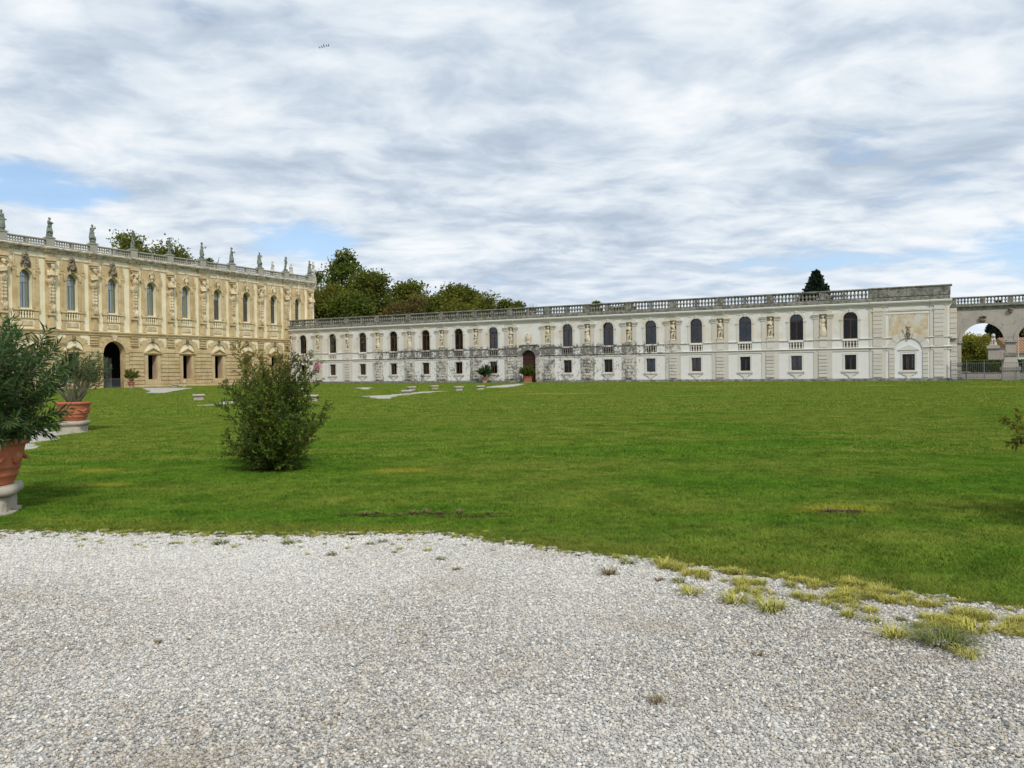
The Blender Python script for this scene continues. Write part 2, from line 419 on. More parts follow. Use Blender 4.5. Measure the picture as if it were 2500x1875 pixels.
for iy in range(int(9.2/CELL)):
    for ix in range(-24, 30):
        cx, cy = (ix+.5)*CELL, 2.0+(iy+.5)*CELL
        if abs(cx) > cy*.72+1.6: continue
        es = [float(edge_y(cx+d))-.0 for d in (-.2, .2)]
        if cy+.2 < min(es)-.12:
            far = cy > 5.4
            P.append((cx, cy, .004)); A.append(random.randrange(4)*PI/2); S.append(1.0); I.append(random.randrange(5) if not far else random.choice([9, 10]))
        elif cy-.2 < max(es)+.3:
            for a in range(4):
                for b_ in range(4):
                    x, y = cx-.15+.1*a, cy-.15+.1*b_
                    if y < float(edge_y(x))+float(wig([x], [0])[0])*.6+random.uniform(-.10, .14):
                        P.append((x, y, .004)); A.append(random.randrange(4)*PI/2); S.append(1.0); I.append(5+random.randrange(4))
scatter('gravel', P, A, S, I, peb, 'loose grey and white pebbles covering the forecourt', 'gravel')

PATHS_PX = [
 [(867, 946.6), (910, 945.9), (904, 948.5), (899, 953), (889, 952.5), (880, 949)],
 [(874, 967.5), (947, 964.6), (1032, 956.2), (1096, 954.4), (1041, 959.3), (969, 966.2), (946, 975), (922, 974), (900, 969)],
 [(1186, 945), (1232, 939.6), (1279, 936.2), (1272, 940.5), (1231, 947), (1193, 948)],
 [(345, 947), (400, 946.2), (472, 947), (413, 956.3), (404, 959.2), (354, 960.5), (368, 955)],
 [(478, 990.5), (535, 986), (540, 980), (567, 979.5), (567, 986), (535, 989)],
 [(-260, 1030), (0, 1027), (47, 1032), (105, 1041), (145, 1054), (217, 1056), (174, 1061), (127, 1074), (61, 1099), (-30, 1120), (-300, 1150)]]
def ragged(q, amp):
    o = []
    for (x0, y0), (x1, y1) in zip(q, q[1:]+q[:1]):
        n = max(2, int(math.hypot(x1-x0, y1-y0)/.5))
        for k in range(n):
            x, y = x0+(x1-x0)*k/n, y0+(y1-y0)*k/n
            v = noise.noise_vector(Vector((x*.9, y*.9, 2.2)))*amp+noise.noise_vector(Vector((x*2.6, y*2.6, 5.2)))*amp*.5
            o.append((x+v.x, y+v.y))
    return o
PATHS = [ragged([(G(x, y).x, G(x, y).y) for x, y in q], .45 if i < 5 else .3) for i, q in enumerate(PATHS_PX)]
def in_poly(x, y, q):
    r = False; j = len(q)-1
    for i in range(len(q)):
        if (q[i][1] > y) != (q[j][1] > y) and x < (q[j][0]-q[i][0])*(y-q[i][1])/(q[j][1]-q[i][1])+q[i][0]: r = not r
        j = i
    return r
for q in PATHS:
    sheet('path', q, .006, M_PATH)
# grass tufts
def grass_patch(size, n, h, w, seed, lean=.5, m=M_BLADE):
    r = np.random.RandomState(seed); x = r.uniform(-size/2, size/2, n); y = r.uniform(-size/2, size/2, n)
    a = r.uniform(0, 2*PI, n); hh = h*r.uniform(.5, 1.15, n); ln = hh*r.uniform(.1, 1.3, n)*lean; b = r.uniform(0, 2*PI, n)
    wx, wy = np.cos(a)*w/2, np.sin(a)*w/2
    dx, dy = np.cos(b)*ln, np.sin(b)*ln; z = np.zeros(n)
    V = np.stack([np.stack([x-wx, y-wy, z-.01], 1), np.stack([x+wx, y+wy, z-.01], 1), np.stack([x+dx*.4+wx*.7, y+dy*.4+wy*.7, hh*.6], 1), np.stack([x+dx*.4-wx*.7, y+dy*.4-wy*.7, hh*.6], 1), np.stack([x+dx, y+dy, hh], 1)], 1).reshape(-1, 3)
    k = np.arange(n)*5
    F = np.concatenate([np.stack([k, k+1, k+2], 1), np.stack([k, k+2, k+3], 1), np.stack([k+3, k+2, k+4], 1)])
    return np_mesh('grass_tuft', V, F, m, {'tint': np.repeat(r.rand(n), 5)})
near = [grass_patch(.20, 150, .030, .0042, 100+i, 1.7) for i in range(6)]
mid = [grass_patch(.55, 420, .036, .009, 120+i, 1.6) for i in range(5)]
farp = [grass_patch(1.2, 480, .045, .022, 140+i, 1.6) for i in range(4)]+[grass_patch(2.6, 900, .06, .05, 160+i, 1.4) for i in range(3)]
BARE = [(G(1010, 1258), .85, .06), (G(1150, 1262), .4, .04), (G(2045, 1252), .30, .12), (G(682, 1148), .45, .3)]
def bare(x, y):
    return any(((x-c.x)/rx)**2+((y-c.y)/ry)**2 < random.uniform(.6, 1.3) for c, rx, ry in BARE)
P = []; A = []; S = []; I = []
def field(y0, y1, step, off, kinds, edge=False, zs=1):
    y = y0
    while y < y1:
        hw = y*.70+2.0
        x = -hw
        while x < hw:
            px, py = x+random.uniform(-.5, .5)*step, y+random.uniform(-.5, .5)*step
            if (not edge or py > float(edge_y(px))+float(wig([px], [0])[0])*.6+random.uniform(-.05, .08)) and not bare(px, py) and not any(in_poly(px, py, q) for q in PATHS) and not (step > .7 and any(in_poly(px+a, py+b, q) for q in PATHS for a in (-step*.8, step*.8) for b in (-step*.8, step*.8))):
                P.append((px, py, 0)); A.append(random.uniform(0, 6.28)); I.append(off+random.randrange(kinds))
                S.append(random.uniform(.75, 1.2)*(1+.35*noise.noise(Vector((px*.8, py*.8, 0)))))
            x += step
        y += step
field(4.5, 15, .125, 0, 6, True); field(15, 32, .30, 6, 5); field(32, 72, .75, 11, 4); field(72, 138, 1.7, 15, 3)
scatter('grass', P, A, S, I, near+mid+farp, 'short green grass blades of the lawn', 'grass')
# ------------------------------------------------------------------ building frames
WT, VT = 0.49691, 1.07386
WORG = Vector((-35.4542, 137.2910, 0)); VORG = Vector((-60.3525, 99.5057, 0))
wing = thing('long_white_wing', 'long low white two-storey wing with black mould stains and arched windows', 'building', WORG, -WT)
villa = thing('ornate_ochre_wing', 'tall ochre baroque palace wing with carved herms and a rooftop balustrade', 'building', VORG, VT)
def to_w(s, y=0, z=0): return WORG+Vector((s*math.cos(WT)+y*math.sin(WT), -s*math.sin(WT)+y*math.cos(WT), z))
def to_v(s, y=0, z=0): return VORG+Vector((s*math.cos(VT)-y*math.sin(VT), s*math.sin(VT)+y*math.cos(VT), z))

def gauss(g, s, c, w): return g.m('POWER', 2.718, g.m('MULTIPLY', g.m('POWER', g.m('DIVIDE', g.m('SUBTRACT', s, c), w), 2.0), -1.0))
def white_stain(g, base, strength=1.0, more=0.0):
    p = g.coord(wing); x, y, z = g.sep(p)[:3]
    r = g.new('ShaderNodeMapping'); g.put(r.inputs[0], p); r.inputs['Scale'].default_value = (1, 1, .45)
    fine = g.noise(p, 3.2, 8, .72, .6); streak = g.noise(r.outputs[0], 1.6, 7, .7)
    blot = g.noise(p, .55, 3, .5)
    span = g.m('MULTIPLY', g.sm(g.m('ADD', x, g.m('MULTIPLY', blot, 14)), 10, 30), g.m('SUBTRACT', 1, g.sm(g.m('ADD', x, g.m('MULTIPLY', blot, 16)), 62, 84)))
    b1 = g.m('MULTIPLY', g.sm(z, 3.3, 4.0), g.m('SUBTRACT', 1, g.sm(z, 4.9, 6.2)))
    low = g.m('MULTIPLY', g.m('SUBTRACT', 1, g.sm(z, 3.2, 4.2)), .64)
    foot = g.m('MULTIPLY', g.m('SUBTRACT', 1, g.sm(z, .2, .8)), .5)
    msk = g.m('ADD', g.m('MULTIPLY', g.m('MAXIMUM', b1, low), span), g.m('MULTIPLY', foot, .5))
    v = g.m('ADD', g.m('ADD', g.m('MULTIPLY', fine, .55), g.m('MULTIPLY', streak, .3)), g.m('MULTIPLY', blot, .15))
    v = g.m('ADD', g.m('MULTIPLY', g.m('SUBTRACT', v, .5), 1.9), .5)
    f = g.sm(g.m('ADD', v, g.m('MULTIPLY', msk, .30+more)), .70, .86)
    warm = g.noise(g.v('ADD', p, (3, 3, 3)), .35, 4, .6)
    zz = g.m('MULTIPLY', g.sm(z, 4.6, 5.6), g.m('SUBTRACT', 1, g.sm(z, 8.2, 9)))
    base = g.mix(g.m('MULTIPLY', g.m('MULTIPLY', g.sm(warm, .42, .65), zz), .55), base, (.62, .52, .36))
    base = g.mix(g.m('MULTIPLY', g.sm(g.noise(p, 1.3, 5, .7), .5, .75), .35), base, g.mix(1, base, (.72, .70, .66), 'MULTIPLY'))
    c = g.mix(g.m('MULTIPLY', f, .86*strength), base, g.mix(g.noise(p, 9, 4, .7), (.03, .03, .03), (.19, .18, .165)))
    return c, g.bump(g.m('ADD', fine, g.noise(p, 14, 4, .7)), .35, .03)
M_WPLAST = mat('white_plaster', lambda g: white_stain(g, (.72, .71, .68)), .9, .2)
M_WSTONE = mat('pale_grey_stone', lambda g: white_stain(g, g.mix(g.rnd(), (.55, .515, .45), (.62, .59, .53)), 1.0, .12), .9, .2)
M_WTRIM = mat('grey_white_trim', lambda g: white_stain(g, (.63, .605, .55), 1.0, .05), .9, .2)
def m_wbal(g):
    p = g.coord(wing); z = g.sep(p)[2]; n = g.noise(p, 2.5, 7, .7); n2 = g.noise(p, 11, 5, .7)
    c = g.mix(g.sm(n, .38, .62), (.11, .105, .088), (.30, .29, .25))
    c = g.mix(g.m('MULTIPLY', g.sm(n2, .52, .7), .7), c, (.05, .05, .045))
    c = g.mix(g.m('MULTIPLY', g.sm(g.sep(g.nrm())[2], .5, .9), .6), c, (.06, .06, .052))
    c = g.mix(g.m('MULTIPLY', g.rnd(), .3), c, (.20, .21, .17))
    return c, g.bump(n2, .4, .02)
M_WBAL = mat('weathered_grey_stone', m_wbal, .95, .15)
def m_lime(a, b, dark=(.06, .055, .05), dk=.5, sc=3.0):
    def f(g):
        p = g.pos(); n = g.noise(p, sc, 7, .7); n2 = g.noise(p, sc*4, 5, .7)
        c = g.mix(n, a, b); c = g.mix(g.m('MULTIPLY', g.sm(n2, .55, .72), dk), c, dark)
        return c, g.bump(n2, .4, .02)
    return f
M_NICHE = mat('cream_statue_stone', m_lime((.52, .44, .31), (.70, .63, .48), (.16, .125, .08), .55, 2.5), .85, .2)
M_FRESCO = mat('faded_orange_fresco', lambda g: g.mix(g.sm(g.noise(g.coord(wing), .9, 6, .65), .36, .56), (.60, .58, .52), g.mix(g.sm(g.noise(g.coord(wing), 1.1, 5, .7), .4, .62), (.58, .50, .34), (.50, .36, .22))), .9, .1)
M_WOOD = mat('brown_painted_wood', lambda g: g.mix(g.noise(g.pos(), 5, 4, .6), (.045, .018, .008), (.10, .042, .018)), .5, .4)
M_DOOR = mat('dark_red_brown_door', lambda g: g.mix(g.noise(g.v('MULTIPLY', g.pos(), (6, 6, .6)), 3, 5, .7), (.030, .012, .008), (.065, .026, .016)), .6, .3)
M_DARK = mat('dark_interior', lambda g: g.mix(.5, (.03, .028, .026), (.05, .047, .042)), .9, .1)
M_GREYIN = mat('grey_interior_wall', lambda g: g.mix(g.noise(g.pos(), .8, 3), (.20, .19, .18), (.26, .25, .24)), .9, .1)
M_CURT = mat('pale_curtain', lambda g: g.mix(g.noise(g.v('MULTIPLY', g.pos(), (9, 9, .2)), 3, 3), (.52, .54, .53), (.80, .81, .77)), .9, .1)
def glass_mat(name, refl, tint):
    m = bpy.data.materials.new(name); m.use_nodes = True; g = NT(m.node_tree); g.n.remove(g.n['Principled BSDF'])
    tr = g.new('ShaderNodeBsdfTransparent'); tr.inputs[0].default_value = (*tint, 1)
    gl = g.new('ShaderNodeBsdfGlossy'); gl.inputs['Roughness'].default_value = .04; gl.inputs[0].default_value = (.9, .95, 1, 1)
    fr = g.new('ShaderNodeFresnel'); fr.inputs[0].default_value = 1.5
    mx = g.new('ShaderNodeMixShader'); g.put(mx.inputs[0], g.m('ADD', fr.outputs[0], refl, clamp=True))
    g.l.new(tr.outputs[0], mx.inputs[1]); g.l.new(gl.outputs[0], mx.inputs[2]); g.l.new(mx.outputs[0], g.n['Material Output'].inputs[0])
    return m
M_GLASS = glass_mat('window_glass', -.02, (.7, .72, .7)); M_GLASS2 = glass_mat('bluish_window_glass', .02, (.45, .5, .52)); M_GLASS3 = glass_mat('pale_reflecting_glass', .10, (.92, .95, .9))
def m_villa(a, b, stain=.5):
    def f(g):
        p = g.coord(villa); x, y, z = g.sep(p)[:3]
        n = g.noise(p, .7, 6, .65); n2 = g.noise(p, 5, 6, .72); r = g.new('ShaderNodeMapping'); g.put(r.inputs[0], p); r.inputs['Scale'].default_value = (1, 1, .2)
        st = g.noise(r.outputs[0], 1.8, 6, .7)
        c = g.mix(g.sm(n, .35, .65), a, b)
        c = g.mix(g.m('MULTIPLY', g.rnd(), .35), c, g.mix(1, c, (.82, .78, .72), 'MULTIPLY'))
        low = g.m('SUBTRACT', 1, g.sm(z, 1.2, 4.2))
        red = g.m('MULTIPLY', low, g.sm(n2, .46, .6))
        c = g.mix(g.m('MULTIPLY', red, .45), c, (.36, .19, .11))
        top = g.m('MULTIPLY', g.sm(z, 15.4, 18.2), g.sm(st, .40, .62))
        c = g.mix(g.m('MULTIPLY', top, .75), c, (.66, .63, .53))
        top2 = g.m('MULTIPLY', g.sm(z, 16.3, 18.0), g.sm(g.noise(p, 1.9, 7, .75), .50, .64))
        c = g.mix(g.m('MULTIPLY', top2, .75), c, (.07, .065, .055))
        dirt = g.m('ADD', g.sm(n2, .57, .74), g.m('MULTIPLY', g.sm(st, .58, .72), .35), clamp=True)
        c = g.mix(g.m('MULTIPLY', dirt, stain), c, (.16, .12, .07))
        return c, g.bump(g.m('ADD', n2, g.noise(p, 18, 4, .7)), .4, .03)
    return f
M_VPLAST = mat('cream_yellow_plaster', m_villa((.78, .71, .49), (.85, .79, .60), .25), .9, .2)
M_VSTONE = mat('ochre_tufa_stone', m_villa((.51, .39, .205), (.64, .52, .305), .55), .9, .2)
M_VCARVE = mat('carved_ochre_stone', m_villa((.48, .38, .225), (.70, .595, .41), .75), .9, .2)
M_VCORN = mat('weathered_cornice_stone', lambda g: (g.mix(g.m('MULTIPLY', g.sm(g.noise(g.v('MULTIPLY', g.coord(villa), (1, 1, 2.5)), 1.6, 8, .75), .44, .60), .8), g.mix(g.noise(g.coord(villa), .8, 5), (.60, .54, .40), (.68, .64, .53)), g.mix(g.noise(g.coord(villa), 5, 4), (.07, .065, .055), (.24, .215, .16))), g.bump(g.noise(g.coord(villa), 12, 4, .7), .5, .03)), .9, .2)
M_VDARK = mat('blackened_carved_stone', lambda g: g.mix(g.sm(g.noise(g.pos(), 3, 6, .7), .4, .6), (.05, .047, .04), (.30, .25, .16)), .9, .2)
M_VBAL = mat('grey_roof_stone', m_lime((.24, .235, .20), (.46, .44, .37), (.06, .06, .05), .75, 2.0), .95, .15)
M_STAT = mat('green_grey_statue_stone', m_lime((.075, .105, .082), (.30, .33, .28), (.025, .03, .025), .7, 2.6), .9, .15)
M_STATW = mat('pale_statue_stone', m_lime((.42, .39, .33), (.58, .55, .48), (.2, .18, .14), .4, 2.2), .9, .15)
M_REVEAL = mat('pinkish_reveal_plaster', lambda g: g.mix(g.noise(g.pos(), 1.2, 5, .7), (.40, .27, .18), (.50, .36, .25)), .9, .1)
M_IRON = mat('grey_galvanised_metal', lambda g: g.mix(g.noise(g.pos(), 20, 2), (.10, .11, .115), (.17, .18, .19)), .6, .4)
M_TILE = mat('clay_roof_tile', lambda g: g.mix(g.noise(g.pos(), 3, 4, .7), (.26, .13, .07), (.42, .26, .16)), .9, .1)

# ------------------------------------------------------------------ carved figures
def figure(seed, arms='down', robe=True, flip=False, hat=False, prop=None):
    r = random.Random(seed); mb = MB(); k = -1 if flip else 1
    hip = Vector((.07*k, 0, 1.08)); ch = Vector((-.02*k, -.02, 1.62)); nk = Vector((0, -.03, 1.86)); hd = Vector((.03*k, -.07, 2.06))
    mb.ell((hip+Vector((0, 0, .02))), (.23, .17, .2)); mb.ell(Vector((.02*k, 0, 1.34)), (.185, .14, .24)); mb.ell(ch, (.245, .165, .24))
    mb.cap(ch+Vector((0, 0, .12)), hd, .10, .085); mb.ell(hd, (.125, .145, .165)); mb.ell(hd+Vector((0, .05, .05)), (.145, .15, .145)); mb.ell(hd+Vector((0, -.14, -.02)), (.03, .04, .04))
    if hat: mb.ell(hd+Vector((0, .02, .13)), (.19, .19, .05)); mb.ell(hd+Vector((0, .02, .17)), (.12, .12, .1))
    ft = [Vector((.16*k, -.02, .08)), Vector((-.16*k, -.16, .08))]; kn = [Vector((.15*k, -.02, .6)), Vector((-.15*k, -.17, .6))]
    for sx, kk, f in ((.12*k, kn[0], ft[0]), (-.1*k, kn[1], ft[1])):
        mb.cap(hip+Vector((sx*.9-.03*k, 0, -.05)), kk, .135, .09); mb.cap(kk, f+Vector((0, .03, .03)), .095, .055); mb.cap(f+Vector((0, .03, -.02)), f+Vector((0, -.14, -.04)), .06, .045)
    poses = {'down': ((.30, -.02, 1.34), (.30, -.16, 1.04)), 'chest': ((.33, -.08, 1.42), (.10, -.28, 1.52)), 'head': ((.42, -.05, 1.92), (.17, -.1, 2.2)),
             'out': ((.40, -.12, 1.45), (.55, -.38, 1.55)), 'up': ((.42, -.02, 1.85), (.48, -.06, 2.3)), 'hip': ((.42, .03, 1.38), (.24, -.10, 1.14)), 'horn': ((.32, -.2, 1.72), (.12, -.33, 1.95))}
    ap = arms.split('-') if '-' in arms else [arms, 'down']
    for sgn, pz in ((1, ap[0]), (-1, ap[1])):
        e, h = poses[pz]; sh = ch+Vector((sgn*.23, 0, .12)); e = Vector((e[0]*sgn, e[1], e[2])); h = Vector((h[0]*sgn, h[1], h[2]))
        mb.ell(sh, (.10, .09, .10)); mb.cap(sh, e, .085, .065); mb.cap(e, h, .065, .045); mb.ell(h, (.05, .06, .075))
        if prop == 'jar' and sgn == 1: mb.ell(h+Vector((0, -.08, .06)), (.12, .12, .16))
        if prop == 'staff' and sgn == 1: mb.tube([h+Vector((.02, -.05, -1.3)), h+Vector((0, -.05, .5))], .035, .03)
        if prop == 'bundle' and sgn == 1: mb.ell(h+Vector((.05, 0, .02)), (.2, .13, .12)); mb.ell(h+Vector((-.15, .05, .08)), (.15, .1, .1))
    if robe:
        a0 = r.uniform(0, 6)
        for i in range(15):
            t = 2*PI*i/15; rr = .20+.05*math.sin(3*t+a0); x0, y0 = hip.x+.85*rr*math.cos(t), .8*rr*math.sin(t)
            zb = .30+.16*math.sin(t*2+a0) if robe == 'short' else .10
            x1, y1 = .34*math.cos(t+.1), .26*math.sin(t+.1)-.05
            mb.tube([(x0, y0, 1.2), (x0*1.1+x1*.1, y0+y1*.1, .9), (x1*.95, y1, .5), (x1, y1, zb)], .06, .075+.03*r.random(), 6)
        mb.lathe([(.20, .15), (.24, .5), (.19, 1.1)], 12)
    # cloth swag over shoulder and hip
    mb.tube([(-.22*k, .05, 1.78), (-.1*k, -.19, 1.6), (.1*k, -.22, 1.36), (.26*k, -.12, 1.16), (.3*k, .06, .95), (.33*k, .1, .45)], .055, .09, 7)
    mb.tube([(.25*k, -.12, 1.15), (0, -.22, 1.08), (-.25*k, -.1, 1.18)], .07, .06, 7)
    if not robe: mb.cap(Vector((.05*k, .16, .05)), Vector((.07*k, .14, .75)), .15, .10)   # tree-stump support
    mb.lathe([(.36, 0), (.36, .06), (.32, .08)], 14)
    return mb
FIGS = {}
def fig_mesh(key, m, **kw):
    if key not in FIGS: FIGS[key] = sculpt(figure(sum(map(ord, key)), **kw), 'statue_figure', m, .05, .02)
    return FIGS[key]

def baluster_mesh(h, r, m, n=8, double=False):
    if double: pf = [(.75, 0), (.75, .06), (.5, .09), (.95, .24), (.45, .42), (.62, .48), (.62, .52), (.45, .58), (.95, .76), (.5, .9), (.75, .94), (.75, 1)]
    else: pf = [(1, 0), (1, .07), (.55, .10), (.45, .2), (.55, .3), (1.0, .45), (1.0, .55), (.55, .68), (.42, .8), (.5, .9), (1, .94), (1, 1)]
    return MB().lathe([(a*r, b*h) for a, b in pf], n).mesh('baluster', m, True)

# ================================================================== WHITE WING
WW = [-.5, 6.08, 12.47, 18.74, 24.99, 31.11, 37.23, 43.18, 49.38, 55.56, 61.7, 67.9, 74.21, 80.45, 86.63]   # index 7 is the gate
WIN = [s for i, s in enumerate(WW) if i != 7]; GATE = WW[7]
PIL = [-3.2]+[(a+b)/2 for a, b in zip(WW, WW[1:])]
S0, S1 = -5.3, 97.1; ENDC = 92.88
UW, LW = 1.62, 1.28
holes = []
for s in WIN:
    holes += [arch(s, UW, 5.13, 7.55), rect(s-.86, s+.86, 3.98, 4.86), rect(s-LW/2, s+LW/2, 1.4, 3.2)]
for s in PIL: holes.append(rect(s-.47, s+.47, 5.55, 8.2))
holes.append(arch(GATE, 2.3, .05, 3.62, 16)); holes.append(rect(ENDC-.65, ENDC+.65, 1.28, 3.17))
MB().wall(rect(S0, S1, 0, 9.2), holes, 0, .42).obj('front_wall', M_WPLAST, wing)
shell = MB(); shell.box(S0, S1, 8.4, 8.6, 0, 9.2); shell.box(S1-.3, S1, .003, 8.4, 0, 9.19); shell.box(S0, S1, .43, 8.4, 9.0, 9.2)
shell.obj('rear_wall', M_WPLAST, wing)
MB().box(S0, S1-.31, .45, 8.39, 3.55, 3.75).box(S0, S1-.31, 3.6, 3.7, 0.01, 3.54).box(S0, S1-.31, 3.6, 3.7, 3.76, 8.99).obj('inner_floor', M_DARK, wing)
# mouldings: profile in (y, z)
def bands(name, segs, prf, m, proud):
    runs = []
    for sgm in sorted(segs):
        if runs and abs(runs[-1][-1][1]-sgm[0]) < 1e-4: runs[-1].append(sgm)
        else: runs.append([sgm])
    for rn in runs:
        mb = MB()
        for a, b, k in rn: mb.prof([(y-(proud if k else 0), z) if y < 0 else (y, z) for y, z in prf], a, b)
        mb.obj(name, m, wing)
segs = []; x = S0
for s in PIL: segs += [(x, s-.55, 0), (s-.55, s+.55, 1)]; x = s+.55
segs += [(x, 88.85, 0), (88.85, 90.4, 1), (90.4, 95.2, 0), (95.2, 96.8, 1), (96.8, S1+.25, 0)]
bands('cornice', segs, [(.02, 8.72), (-.06, 8.72), (-.08, 8.86), (-.16, 8.92), (-.20, 9.05), (-.34, 9.12), (-.38, 9.28), (-.30, 9.36), (.02, 9.4)], M_WTRIM, .10)
gsegs = [(a, b, k) for a, b, k in segs if b < GATE-2 or a > GATE+2]+[(GATE-2.6, GATE-1.9, 0), (GATE+1.9, GATE+2.6, 0)]
esegs = []
for a, b, k in segs:
    if a < GATE < b or (a < GATE+2 and b > GATE-2):
        if b > GATE-1.7 and a < GATE-1.7: esegs.append((a, GATE-1.75, k))
        if a < GATE+1.7 and b > GATE+1.7: esegs.append((GATE+1.75, b, k))
        if b <= GATE-1.7 or a >= GATE+1.7: esegs.append((a, b, k))
    elif a < ENDC < b: esegs += [(a, ENDC-1.5, k), (ENDC+1.5, b, k)]
    else: esegs.append((a, b, k))
bands('string_course', esegs, [(.02, 3.62), (-.07, 3.62), (-.07, 3.86), (-.16, 3.90), (-.20, 3.98), (-.12, 4.05), (.02, 4.07)], M_WTRIM, .05)
usegs = []
for a, b, k in esegs:
    pts = [(a, b)]
    for s in WIN:
        pts = [q for c, d in pts for q in ([(c, d)] if (s < c or s > d) else [(c, s-.9), (s+.9, d)])]
    usegs += [(c, d, k) for c, d in pts if d > c]
bands('string_course', usegs, [(.02, 5.0), (-.06, 5.0), (-.12, 5.05), (-.12, 5.11), (.02, 5.13)], M_WTRIM, .04)
psegs = [(a, b, k) for a, b, k in segs if not (a < GATE < b)]+[(a, b, k) for aa, bb, k in segs if aa < GATE < bb for a, b in ((aa, GATE-1.2), (GATE+1.2, bb))]
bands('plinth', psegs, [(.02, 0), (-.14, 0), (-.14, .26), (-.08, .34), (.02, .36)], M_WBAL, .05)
# upper windows
fr = MB(); r = UW/2
fr.ring(0, 7.55, r-.09, r-.005, 0, .1, n=14); fr.box(-r+.005, -r+.09, 0, .1, 5.13, 7.55); fr.box(r-.09, r-.005, 0, .1, 5.13, 7.55); fr.box(-r+.09, r-.09, .0, .1, 7.42, 7.56)
fr.box(-.06, .06, -.01, .1, 5.14, 7.42); fr.box(-r+.09, r-.09, .0, .1, 5.13, 5.22)
ME_FR = fr.mesh('window', M_WOOD)
ME_LUN = MB().prism(arch(0, UW-.18, 7.56, 7.57)[2:], .04, .055).mesh('pane', M_GLASS2)
ME_PANE = MB().box(-.325, .325, .04, .055, 5.22, 7.42).mesh('pane', M_GLASS2)
ME_LUNd = ME_LUN.copy(); ME_LUNd.materials[0] = M_GLASS; ME_PANEd = ME_PANE.copy(); ME_PANEd.materials[0] = M_GLASS
su = MB(); su.ring(0, 7.55, r+.002, r+.3, -.05, .02, n=14); su.box(-r-.3, -r-.002, -.05, .02, 5.14, 7.36); su.box(r+.002, r+.3, -.05, .02, 5.14, 7.36)
su.box(-r-.38, -r-.001, -.11, .02, 7.36, 7.54); su.box(r+.001, r+.38, -.11, .02, 7.36, 7.54); su.prism([(-.11, 8.3), (.11, 8.3), (.17, 8.72), (-.17, 8.72)], -.13, .01); su.ell((0, -.1, 8.62), (.2, .06, .09)); su.box(-r-.22, r+.22, -.045, .02, 8.55, 8.72)
ME_SUR = su.mesh('window_surround', M_WTRIM)
ME_WB = MB().box(-.9, .9, -.09, .12, 4.86, 4.98).box(-.9, .9, -.09, .12, 3.98, 4.06).mesh('window_balustrade', M_WSTONE)
ME_B5 = baluster_mesh(.80, .155, M_WSTONE, 8, True)
cu = MB()
for i in range(9): cu.box(-.70+i*.155, -.70+i*.155+.135, .25+.03*(i % 2), .28+.03*(i % 2), 5.15, 8.2)
ME_CUR = cu.mesh('curtain', M_CURT)
# lower windows
lf = MB(); w = LW/2
for a in ((-w+.004, -w+.10, 1.4, 3.2), (w-.10, w-.004, 1.4, 3.2), (-.07, .07, 1.5, 3.1)): lf.box(a[0], a[1], 0, .1, a[2], a[3])
lf.box(-w+.10, w-.10, 0, .1, 3.1, 3.196); lf.box(-w+.10, w-.10, 0, .1, 1.404, 1.5)
ME_LFR = lf.mesh('window', M_WOOD); ME_LP = MB().box(-.235, .235, .04, .055, 1.5, 3.1).mesh('pane', M_GLASS2); ME_LPd = ME_LP.copy(); ME_LPd.materials[0] = M_GLASS
ls = MB(); ls.box(-w-.24, -w-.002, -.05, .02, 1.35, 3.2); ls.box(w+.002, w+.24, -.05, .02, 1.35, 3.2); ls.box(-w-.24, w+.24, -.05, .02, 3.203, 3.45)
ME_LS = ls.mesh('window_surround', M_WTRIM)
ME_SILL = MB().box(-w-.32, w+.32, -.16, .02, 1.14, 1.34).box(-w-.26, w+.26, -.10, .02, 1.02, 1.138).mesh('sill', M_WTRIM)
br = [(-.72, .98), (.72, .98), (.60, .86), (.40, .80), (.24, .66), (.13, .45), (.12, .37), (-.12, .37), (-.13, .45), (-.24, .66), (-.40, .80), (-.60, .86)]
ME_BRK = MB().prism(br, -.10, .015).mesh('bracket', M_WTRIM)
ME_LC = MB().box(-.53, -.30, .25, .28, 1.4, 3.2).box(.16, .44, .25, .28, 1.4, 3.2).mesh('curtain', M_CURT)
for i, s in enumerate(WIN):
    dark = i in (0, 1, 2, 3, 4, 5, 12, 13); jit = random.uniform(-.02, .02)
    w_ = link('window', ME_FR, wing, (s, .3, 0))
    link('pane', ME_LUNd if i in (0, 1, 2, 3, 4, 5, 13) else ME_LUN, w_, (0, 0, 0), (jit, 0, 0))
    for k in (-1, 1): link('pane', ME_PANEd if dark else ME_PANE, w_, (k*.385, 0, 0), (0, 0, random.uniform(-.03, .03)))
    link('window_surround', ME_SUR, w_, (0, -.3, 0))
    if i in (7, ): link('curtain', ME_CUR, w_, (0, .1, 0))
    b_ = link('window_balustrade', ME_WB, wing, (s, 0, 0))
    for k in range(5): link('baluster', ME_B5, b_, ((k-2)*.345, .03, 4.06))
    l_ = link('window', ME_LFR, wing, (s, .24, 0))
    for k in (-1, 1): link('pane', ME_LPd if i in (0, 4, 5, 7, 8, 11, 13) else ME_LP, l_, (k*.305, 0, 0), (0, 0, random.uniform(-.03, .03)))
    link('window_surround', ME_LS, l_, (0, -.24, 0)); link('sill', ME_SILL, l_, (0, -.24, 0)); link('bracket', ME_BRK, l_, (0, -.24, 0))
    if i in (1, 2, 3, 9, 10, 12): link('curtain', ME_LC, l_)
